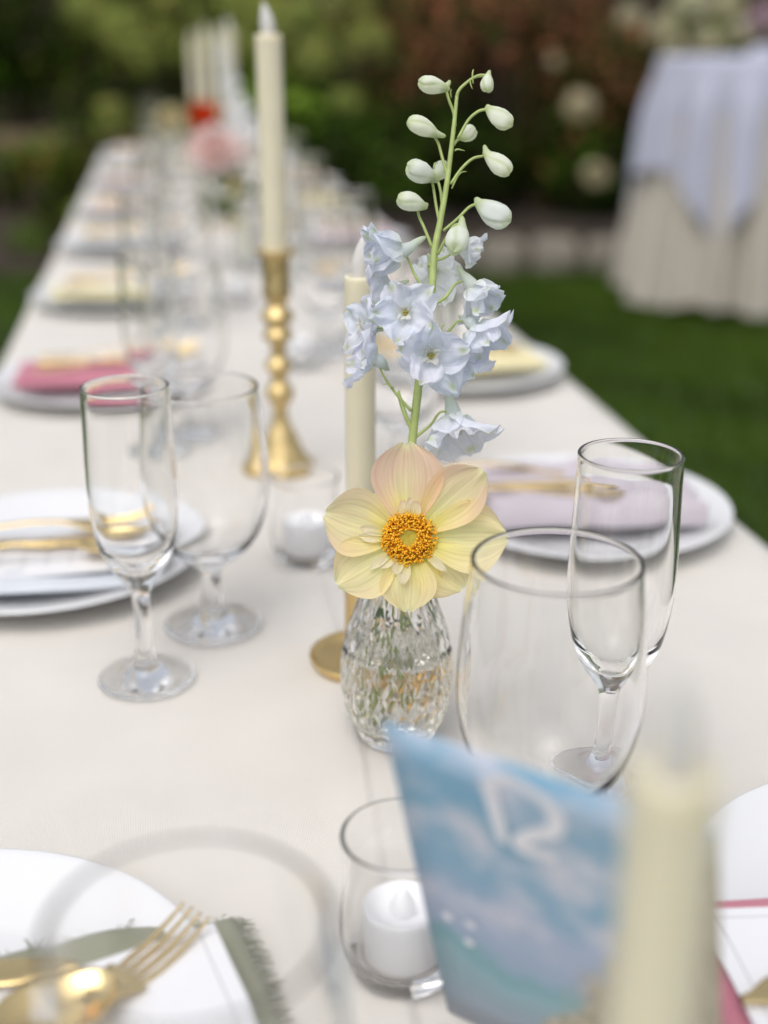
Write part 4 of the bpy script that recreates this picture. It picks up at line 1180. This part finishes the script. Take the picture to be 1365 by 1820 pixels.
for x0, y0, x1, y1 in ((803, 335, 829, 305), (808, 268, 826, 268), (802, 173, 803, 160), (771, 300, 778, 290), (841, 148, 842, 124), (836, 140, 840, 158), (700, 690, 680, 684), (790, 577, 783, 590)):   # thin bracts
    mb = MB(); q = bez(A(x0, y0), A((x0 + x1) / 2 - 4, (y0 + y1) / 2 - 5), A((x0 + x1) / 2, y1 - 2), A(x1, y1), 6)
    mb.tube(q, [.0005, .0005, .0005, .00045, .0004, .0003, .0002], 5); mb.build('bract', M_stem, delph, origin=droot)
def floret(cpt, face, size, ped, roll=0.0, openness=1.0, seed=0, spur_dir=None, blue=.6):
    """open flower: spur with throat as the part, its five wavy petals and inner white petals as sub-parts"""
    size *= 1.03; C_ = Vector(cpt); n = Vector(face).normalized()
    e1 = (AU - n * AU.dot(n)).normalized(); e2 = n.cross(e1)
    g = random.Random(seed)
    body = mix3(WHT, BLU, blue)
    sd_ = Vector(spur_dir).normalized() if spur_dir is not None else (-n + e1 * .55).normalized()
    mb = MB()
    mb.tube([C_ + n * .002, C_ - n * .002, C_ + sd_ * size * .25 - n * .002, C_ + sd_ * size * .45, C_ + sd_ * size * .62, C_ + sd_ * size * .74], [size * .17, size * .19, size * .13, size * .095, size * .075, size * .03], 12, col=lambda t: mix3(body, GRN, .10 + .45 * t))
    fo = mb.build('floret', M_floret, delph, origin=droot)
    for k in range(5):
        a = roll + 2 * PI * k / 5 + g.uniform(-.12, .12)
        rd = e1 * math.cos(a) + e2 * math.sin(a)
        op = openness * g.uniform(.72, 1.10)
        d = (rd * math.sin(op) + n * math.cos(op)).normalized(); nn = (n * math.sin(op) - rd * math.cos(op)).normalized()
        tint = g.random()
        def colf(u, v, tint=tint):
            c = 2 * u - 1
            cc = mix3(mix3(WHT, body, .6), mix3(BLU, LAV, tint), blue * (.35 + .65 * sstep(.15, .75, v) * (1 - .3 * abs(c))))
            spot = math.exp(-((c / .20) ** 2 + ((v - .84) / .09) ** 2))
            cc = mix3(cc, GRN, .75 * spot)
            return mix3(cc, (0.72, 0.78, 0.60), .45 * (1 - sstep(0, .22, v)))
        mb = MB()
        sheet_petal(mb, C_ + rd * size * .10, d, nn, size * g.uniform(.92, 1.1), size * g.uniform(1.0, 1.2), lambda v: max(0, math.sin(PI * (0.16 + 0.78 * v) ** 1.0)) ** .5, g.uniform(.10, .40), g.uniform(-.40, .05), size * .11, seed * 2.3 + k, colf, 18, 18, notch=g.uniform(-.06, .06), ruf=True)
        mb.build('petal', M_floret, fo, origin=droot)
    for k in range(4):                            # the white bee inside the throat
        a = roll + .5 + 2 * PI * k / 4; rd = e1 * math.cos(a) + e2 * math.sin(a)
        mb = MB()
        sheet_petal(mb, C_ + n * .001, (rd * .55 + n).normalized(), (n * .55 - rd).normalized(), size * .42, size * .26, wide, .4, -.2, size * .05, k + seed, lambda u, v: mix3((0.78, 0.82, 0.55), (0.86, 0.86, 0.82), sstep(.1, .7, v)), 6, 8)
        mb.build('inner_petal', M_floret, fo, origin=droot)
    mb = MB()
    for k in range(5):
        a = k * 1.3; q = C_ + n * size * .16 + (e1 * math.cos(a) + e2 * math.sin(a)) * size * .05
        mb.tube([q, q + n * size * .07, q + n * size * .13], [.0004, .0006, .0003], 5)
    o = mb.build('anther', M_disc, fo, origin=droot); o['kind'] = 'stuff'
    if ped: pedicel(fo, ped, .0010, .00055)
    return fo
toc = -AF
floret(A(712, 446, -.003), -AR * .95 - AU * .12 + toc * .25, .0215, [A(758, 520), A(738, 490), A(725, 460), A(714, 446, -.002)], .4, .30, 31, spur_dir=AR * .8 + AU * .45, blue=.7)
floret(A(822, 438, .004), AR * .8 - AU * .35 + toc * .1, .0125, [A(774, 462), A(790, 458), A(812, 444, .003)], .1, .55, 32, spur_dir=-AR * .5 + AU * .5, blue=.45)
floret(A(770, 482, .012), AF * .8 + AR * .3 - AU * .2, .0165, [A(762, 470, .002), A(766, 478, .008), A(770, 482, .010)], .3, 1.15, 21, blue=.35)
floret(A(693, 515, .008), -AR * .7 + AF * .3 + AU * .1, .0165, [A(762, 545), A(735, 530, .004), A(700, 515, .006)], .2, 1.05, 22, blue=.6)
floret(A(722, 556, -.010), toc * 1.0 - AR * .18 - AU * .15, .0180, [A(764, 560), A(750, 552, .002), A(732, 553, -.001)], .35, 1.0, 23, spur_dir=AF + AU * .5, blue=.75)
floret(A(840, 508, -.002), AR * .50 - AU * .78 + toc * .25, .0190, [A(766, 544), A(792, 528), A(810, 504), A(826, 500), A(836, 502)], .9, .48, 24, spur_dir=-AR * .6 + AU * .75, blue=.45)
floret(A(842, 580, -.004), AR * .55 - AU * .78 + toc * .2, .0205, [A(785, 602, .002), A(798, 588), A(812, 572), A(828, 570), A(838, 574)], .2, .68, 25, spur_dir=-AR * .4 + AU * .4 + AF * .6, blue=.7)
floret(A(764, 630, -.014), toc * 1.0 + AR * .15 - AU * .28, .0200, [A(750, 645), A(758, 636, -.004), A(764, 628, -.008)], .05, 1.02, 26, spur_dir=AF + AU * .4, blue=.75)
floret(A(668, 640, -.002), -AR * .85 + AU * .28 + toc * .1, .0200, [A(731, 730, .004), A(708, 705, .003), A(688, 678, .001), A(674, 652)], .5, .95, 27, spur_dir=AR * .35 - AU * .2 + AF * .6, blue=.75)
floret(A(816, 640, .010), AR * .5 - AU * .7 + AF * .25, .0190, [A(750, 650, .002), A(785, 640, .006), A(812, 636, .010)], .7, .75, 28, blue=.75)
floret(A(806, 740, .006), AR * .12 - AU * .95 + toc * .30, .0250, [A(737, 778, .008), A(765, 755, .006), A(782, 733, .004), A(806, 732, .005)], .3, .66, 29, spur_dir=-AR * .2 + AU * .9, blue=.6)
floret(A(655, 582, .006), -AR * .75 + toc * .35 + AU * .1, .0170, [A(757, 590, .002), A(715, 585, .005), A(668, 582, .006)], .9, 1.0, 30, spur_dir=AR * .6 + AF * .6, blue=.65)
mb = MB(); mb.tube(spline([A(739, 776, .008), A(722, 742, .005), A(710, 705, .004), A(709, 694, .004)], 6), [.0013] * 10 + [.0013 - .0001 * i for i in range(9)], 8); mb.build('pedicel', M_stem, delph, origin=droot)

# ------------------------------------------------------------------ table number card
def card_material():
    m, n, b = new_mat('printed number card')
    b.inputs['Roughness'].default_value = 0.55
    uv = N(n, 'ShaderNodeUVMap')
    sp = N(n, 'ShaderNodeSeparateXYZ'); n.links.new(uv.outputs[0], sp.inputs[0])
    def noise_(scale, stretch=(1, 1, 1), off=(0, 0, 0), det=4):
        mp = N(n, 'ShaderNodeMapping'); mp.inputs['Scale'].default_value = stretch; mp.inputs['Location'].default_value = off
        n.links.new(uv.outputs[0], mp.inputs[0])
        t = N(n, 'ShaderNodeTexNoise'); t.inputs['Scale'].default_value = scale; t.inputs['Detail'].default_value = det; n.links.new(mp.outputs[0], t.inputs['Vector']); return t
    def ramp(src, stops):
        r = N(n, 'ShaderNodeValToRGB'); e = r.color_ramp.elements
        while len(e) < len(stops): e.new(0.5)
        for q, (p_, c) in zip(e, stops): q.position = p_; q.color = (*c, 1)
        n.links.new(src, r.inputs[0]); return r
    # height on the card, ruffled a little
    wob = noise_(5, (1, 1, 1), (3, 1, 0))
    ad = N(n, 'ShaderNodeMath', operation='MULTIPLY_ADD'); ad.inputs[1].default_value = .22; n.links.new(wob.outputs['Fac'], ad.inputs[0]); n.links.new(sp.outputs[1], ad.inputs[2])
    base = ramp(ad.outputs[0], [(0.0, (.20, .22, .25)), (0.12, (.33, .37, .44)), (0.24, (.28, .37, .44)), (0.36, (.27, .44, .50)), (0.42, (.20, .39, .45)), (0.47, (.34, .43, .58)), (0.60, (.38, .46, .62)), (0.72, (.25, .42, .58)), (0.90, (.19, .39, .55)), (1.0, (.22, .41, .58))])
    cl = noise_(3.1, (1.5, 2.2, 1), (1.3, 2.4, 0), 6)
    clm = N(n, 'ShaderNodeMapRange'); clm.inputs['From Min'].default_value = .42; clm.inputs['From Max'].default_value = .78; n.links.new(cl.outputs['Fac'], clm.inputs['Value'])
    up = N(n, 'ShaderNodeMapRange'); up.inputs['From Min'].default_value = .38; up.inputs['From Max'].default_value = .50; n.links.new(sp.outputs[1], up.inputs['Value'])
    mu = N(n, 'ShaderNodeMath', operation='MULTIPLY'); n.links.new(clm.outputs[0], mu.inputs[0]); n.links.new(up.outputs[0], mu.inputs[1])
    mx = N(n, 'ShaderNodeMix', data_type='RGBA'); n.links.new(mu.outputs[0], mx.inputs['Factor']); n.links.new(base.outputs[0], mx.inputs['A']); mx.inputs['B'].default_value = (.74, .70, .78, 1)
    # sandy shape in the lower right
    def lin(a, b_, c):
        x = N(n, 'ShaderNodeMath', operation='MULTIPLY'); n.links.new(sp.outputs[0], x.inputs[0]); x.inputs[1].default_value = a
        y = N(n, 'ShaderNodeMath', operation='MULTIPLY_ADD'); n.links.new(sp.outputs[1], y.inputs[0]); y.inputs[1].default_value = b_; n.links.new(x.outputs[0], y.inputs[2])
        z = N(n, 'ShaderNodeMath', operation='ADD'); n.links.new(y.outputs[0], z.inputs[0]); z.inputs[1].default_value = c; return z
    sand = lin(4.7, -3.2, -1.45)
    rg_ = noise_(9, off=(2, 5, 0), det=5); sr = N(n, 'ShaderNodeMath', operation='MULTIPLY_ADD'); sr.inputs[1].default_value = 1.1; n.links.new(rg_.outputs['Fac'], sr.inputs[0]); n.links.new(sand.outputs[0], sr.inputs[2])
    sm = N(n, 'ShaderNodeMapRange'); sm.inputs['From Min'].default_value = .50; sm.inputs['From Max'].default_value = .80; n.links.new(sr.outputs[0], sm.inputs['Value'])
    sn = noise_(26, det=6); sc_ = ramp(sn.outputs['Fac'], [(.3, (.30, .28, .20)), (.6, (.50, .45, .36))])
    m2 = N(n, 'ShaderNodeMix', data_type='RGBA'); n.links.new(sm.outputs[0], m2.inputs['Factor']); n.links.new(mx.outputs['Result'], m2.inputs['A']); n.links.new(sc_.outputs[0], m2.inputs['B'])
    n.links.new(m2.outputs['Result'], b.inputs['Base Color'])
    return m
M_card = card_material()
M_print = plain('white lettering', (0.80, 0.80, 0.86), rough=.6)
TL = at(680, 1280, .455)
TRr = on(1095, 1420, TL.z)
wdir = (TRr - TL).normalized()
nrm = wdir.cross(Vector((0, 0, 1)))
lean = math.radians(-17)
ddir = Vector((0, 0, -1)) * math.cos(lean) + nrm * math.sin(lean)
CW = 0.127
CH = (TL.z - (TZ + .006)) / -ddir.z
cn = wdir.cross(ddir).normalized()               # card normal
if cn.dot(Vector((0, 0, CAMZ)) - TL) < 0: cn = -cn
card = thing('number_card', 'blue painted table number card with white number twelve, leaning in its holder', 'card', TL + ddir * CH)
c0 = TL + ddir * CH
mb = MB()
def cf(u, v): return TL + wdir * (CW * u) + ddir * (CH * (1 - v))
mb.grid(cf, 8, 10)
o = mb.build('sheet', M_card, card, origin=c0); sm = o.modifiers.new('paper', 'SOLIDIFY'); sm.thickness = .0006; sm.offset = 0
def on_card(x, y):
    r = AR * ((x - 682.5) / FPX) - AU * ((y - 910) / FPX) + AF
    o_ = Vector((0, 0, CAMZ)); t = (TL - o_).dot(cn) / r.dot(cn)
    return o_ + r * t + cn * .0009
def stroke(name, pts, wd):
    q = spline([on_card(*p) for p in pts], 6); V = []; F = []
    for i, p in enumerate(q):
        t = (q[min(i + 1, len(q) - 1)] - q[max(i - 1, 0)]).normalized(); s = t.cross(cn).normalized()
        k = wd * (.75 + .35 * math.sin(PI * i / (len(q) - 1)))
        V += [p + s * k * .5, p - s * k * .5]
        if i: F.append((2 * i - 2, 2 * i - 1, 2 * i + 1, 2 * i))
    mb = MB(); mb.add(V, F); mb.build(name, M_print, card, smooth=False, origin=c0)
stroke('numeral_one', [(862, 1384), (872, 1404), (884, 1446), (897, 1494)], .0056)
stroke('numeral_two', [(872, 1392), (902, 1380), (936, 1398), (972, 1424), (992, 1454), (982, 1477), (952, 1480), (926, 1492), (930, 1506), (958, 1512), (990, 1524)], .0060)
for px_, py_ in ((797, 1626), (838, 1641), (835, 1672)):   # three pale dots printed on the green band
    q_ = on_card(px_, py_); mb = MB(); e_ = wdir * .0026; f_ = ddir * .0026
    mb.add([q_] + [q_ + e_ * math.cos(t) + f_ * math.sin(t) for t in [i * PI / 5 for i in range(10)]], [(0, 1 + i, 1 + (i + 1) % 10) for i in range(10)]); mb.build('printed_dot', M_print, card, smooth=False, origin=c0)
M_hold = M_saucer
mb = MB(); hd_ = thing('card_holder', 'small slotted gold block holding the number card upright', 'card holder', (c0.x, c0.y, TZ + .0012))
mid = c0 + wdir * CW * .5; mid.z = TZ + .0012
for sg in (-1, 1):
    mb = MB(); hv = Vector((nrm.x, nrm.y, 0)).normalized()
    P_ = [mid + wdir * (s1 * .02) + hv * (sg * .004 + s2 * .006 * sg) + Vector((0, 0, z)) for z in (0, .009) for s2 in (0, 1) for s1 in (-1, 1)]
    mb.add(P_, [(0, 2, 3, 1), (4, 5, 7, 6), (0, 1, 5, 4), (2, 6, 7, 3), (0, 4, 6, 2), (1, 3, 7, 5)])
    mb.build('jaw', M_hold, hd_, smooth=False, origin=(c0.x, c0.y, TZ + .0012))

# ------------------------------------------------------------------ further flowers down the table
def far_vase(loc, h, r, label):
    mb = MB(); mb.lathe([(0, 0), (r, 0), (r * 1.02, .004), (r * 1.15, h * .35), (r * .8, h * .75), (r * .75, h * .9), (r * .9, h), (r * .8, h), (r * .66, h * .9), (r * .70, h * .75), (r * 1.05, h * .35), (r * .9, .008), (0, .008)], 32)
    o = mb.build('bud_vase', M_glass); o.location = (loc[0], loc[1], TZ + .0012)
    tag(o, label, 'vase', 'clear bud vases along the table'); return o
def blossom(name, root, head, rad, cols, label, layers=4, face=(0, -.4, 1), leaves=0, stems=()):
    H_ = Vector(head); t = thing(name, label, 'flower', root)
    n = Vector(face).normalized(); e1 = n.orthogonal().normalized(); e2 = n.cross(e1)
    for L_ in range(layers):
        cnt = 9 - L_; op = 1.35 - .32 * L_
        for k in range(cnt):
            a = 2 * PI * (k + .5 * (L_ % 2)) / cnt; rd = e1 * math.cos(a) + e2 * math.sin(a)
            d = (rd * math.sin(op) + n * math.cos(op)).normalized(); nn = (n * math.sin(op) - rd * math.cos(op)).normalized()
            mb = MB(); c1 = random.choice(cols)
            sheet_petal(mb, H_ + rd * rad * .06, d, nn, rad * (1 - .12 * L_), rad * .75, wide, .5, .1, rad * .03, k + L_, lambda u, v: mix3(cols[0], c1, v), 5, 6)
            mb.build('petal', M_petal, t, origin=root)
    mb = MB(); mb.tube(spline([H_ - n * rad * .1, H_.lerp(Vector(root), .4) + Vector((.006, 0, .01)), Vector(root) + Vector((0, 0, .012))], 6), .0022, 8); mb.build('stem', M_stem, t, origin=root)
    for k in range(leaves):
        q = H_.lerp(Vector(root), .12 + .5 * k / leaves) + Vector((random.uniform(-.01, .01), 0, 0)); a = random.uniform(0, 6)
        d = Vector((math.cos(a), math.sin(a) * .5, .5)).normalized()
        mb = MB(); sheet_petal(mb, q, d, Vector((0, -1, .3)), random.uniform(.035, .055), .018, wide, .2, -.1, .002, k, lambda u, v: (.10, .14, .035), 5, 6); mb.build('leaf', M_leaf, t, origin=root)
    return t
PV = Vector((0.135, 2.36, TZ + .0012))
far_vase(PV, .12, .03, 'clear bud vase holding the blush pink bloom')
blossom('garden_rose', PV, at(385, 278, 2.30), .060, [(0.93, 0.78, 0.75), (0.94, 0.86, 0.84), (0.92, 0.68, 0.62)], 'blush pink full bloom on a leafy stem in a clear vase', 5, (-.1, -.7, .7), 10)
blossom('garden_rose', PV, at(425, 268, 2.36), .036, [(0.87, 0.80, 0.74), (0.88, 0.84, 0.80)], 'smaller cream pink bloom leaning against the blush pink bloom', 4, (.4, -.5, .7), 4)
OV = Vector((0.10, 3.05, TZ + .0012))
far_vase(OV, .12, .028, 'clear bud vase holding the red orange bloom')
blossom('zinnia', OV, at(362, 207, 3.0), .036, [(0.80, 0.09, 0.02), (0.88, 0.15, 0.03)], 'red orange bloom standing among the far candles', 4, (0, -.9, .4), 3)
YV = Vector((0.03, 3.6, TZ + .0012))
far_vase(YV, .11, .028, 'clear bud vase holding pale yellow bloom at the far end')
blossom('zinnia', YV, at(303, 216, 3.55), .045, [(0.72, 0.64, 0.36), (0.78, 0.70, 0.46)], 'pale yellow bloom beside the red orange bloom', 4, (0, -.8, .5), 4)
# white delphinium spray leaning beside the far candles
WV = Vector((0.215, 2.62, TZ + .0012))
far_vase(WV, .12, .028, 'clear bud vase holding the white flower spray')
wt = thing('white_delphinium', 'slender white flower spray leaning to the side of the far candles', 'flower', WV)
pts = [at(390, 75, 2.62), at(408, 150, 2.60), at(428, 215, 2.6), at(452, 275, 2.6)]
wsp = spline(pts + [WV + Vector((0, 0, .115)), WV + Vector((0, 0, .012))], 6)
mb = MB(); mb.tube(wsp, .0022, 8); mb.build('stem', M_stem, wt, origin=WV)
for k in range(34):
    t_ = k / 33; p = wsp[min(int(t_ * 17), 17)]; a = k * 2.4; s_ = .007 + .017 * t_
    c = p + (AR * math.cos(a) + AF * math.sin(a)) * s_ * .9
    for j in range(4):
        d = (AR * math.cos(a + j * 1.57) + AU * math.sin(a + j * 1.57) + toc * .3).normalized()
        mb = MB() if j == 0 else mb
        sheet_petal(mb, c, d, toc, s_, s_ * .9, wide, .2, .1, .001, k, lambda u, v: (.80, .80, .80), 4, 4)
    mb.build('blossom', M_floret, wt, origin=WV)
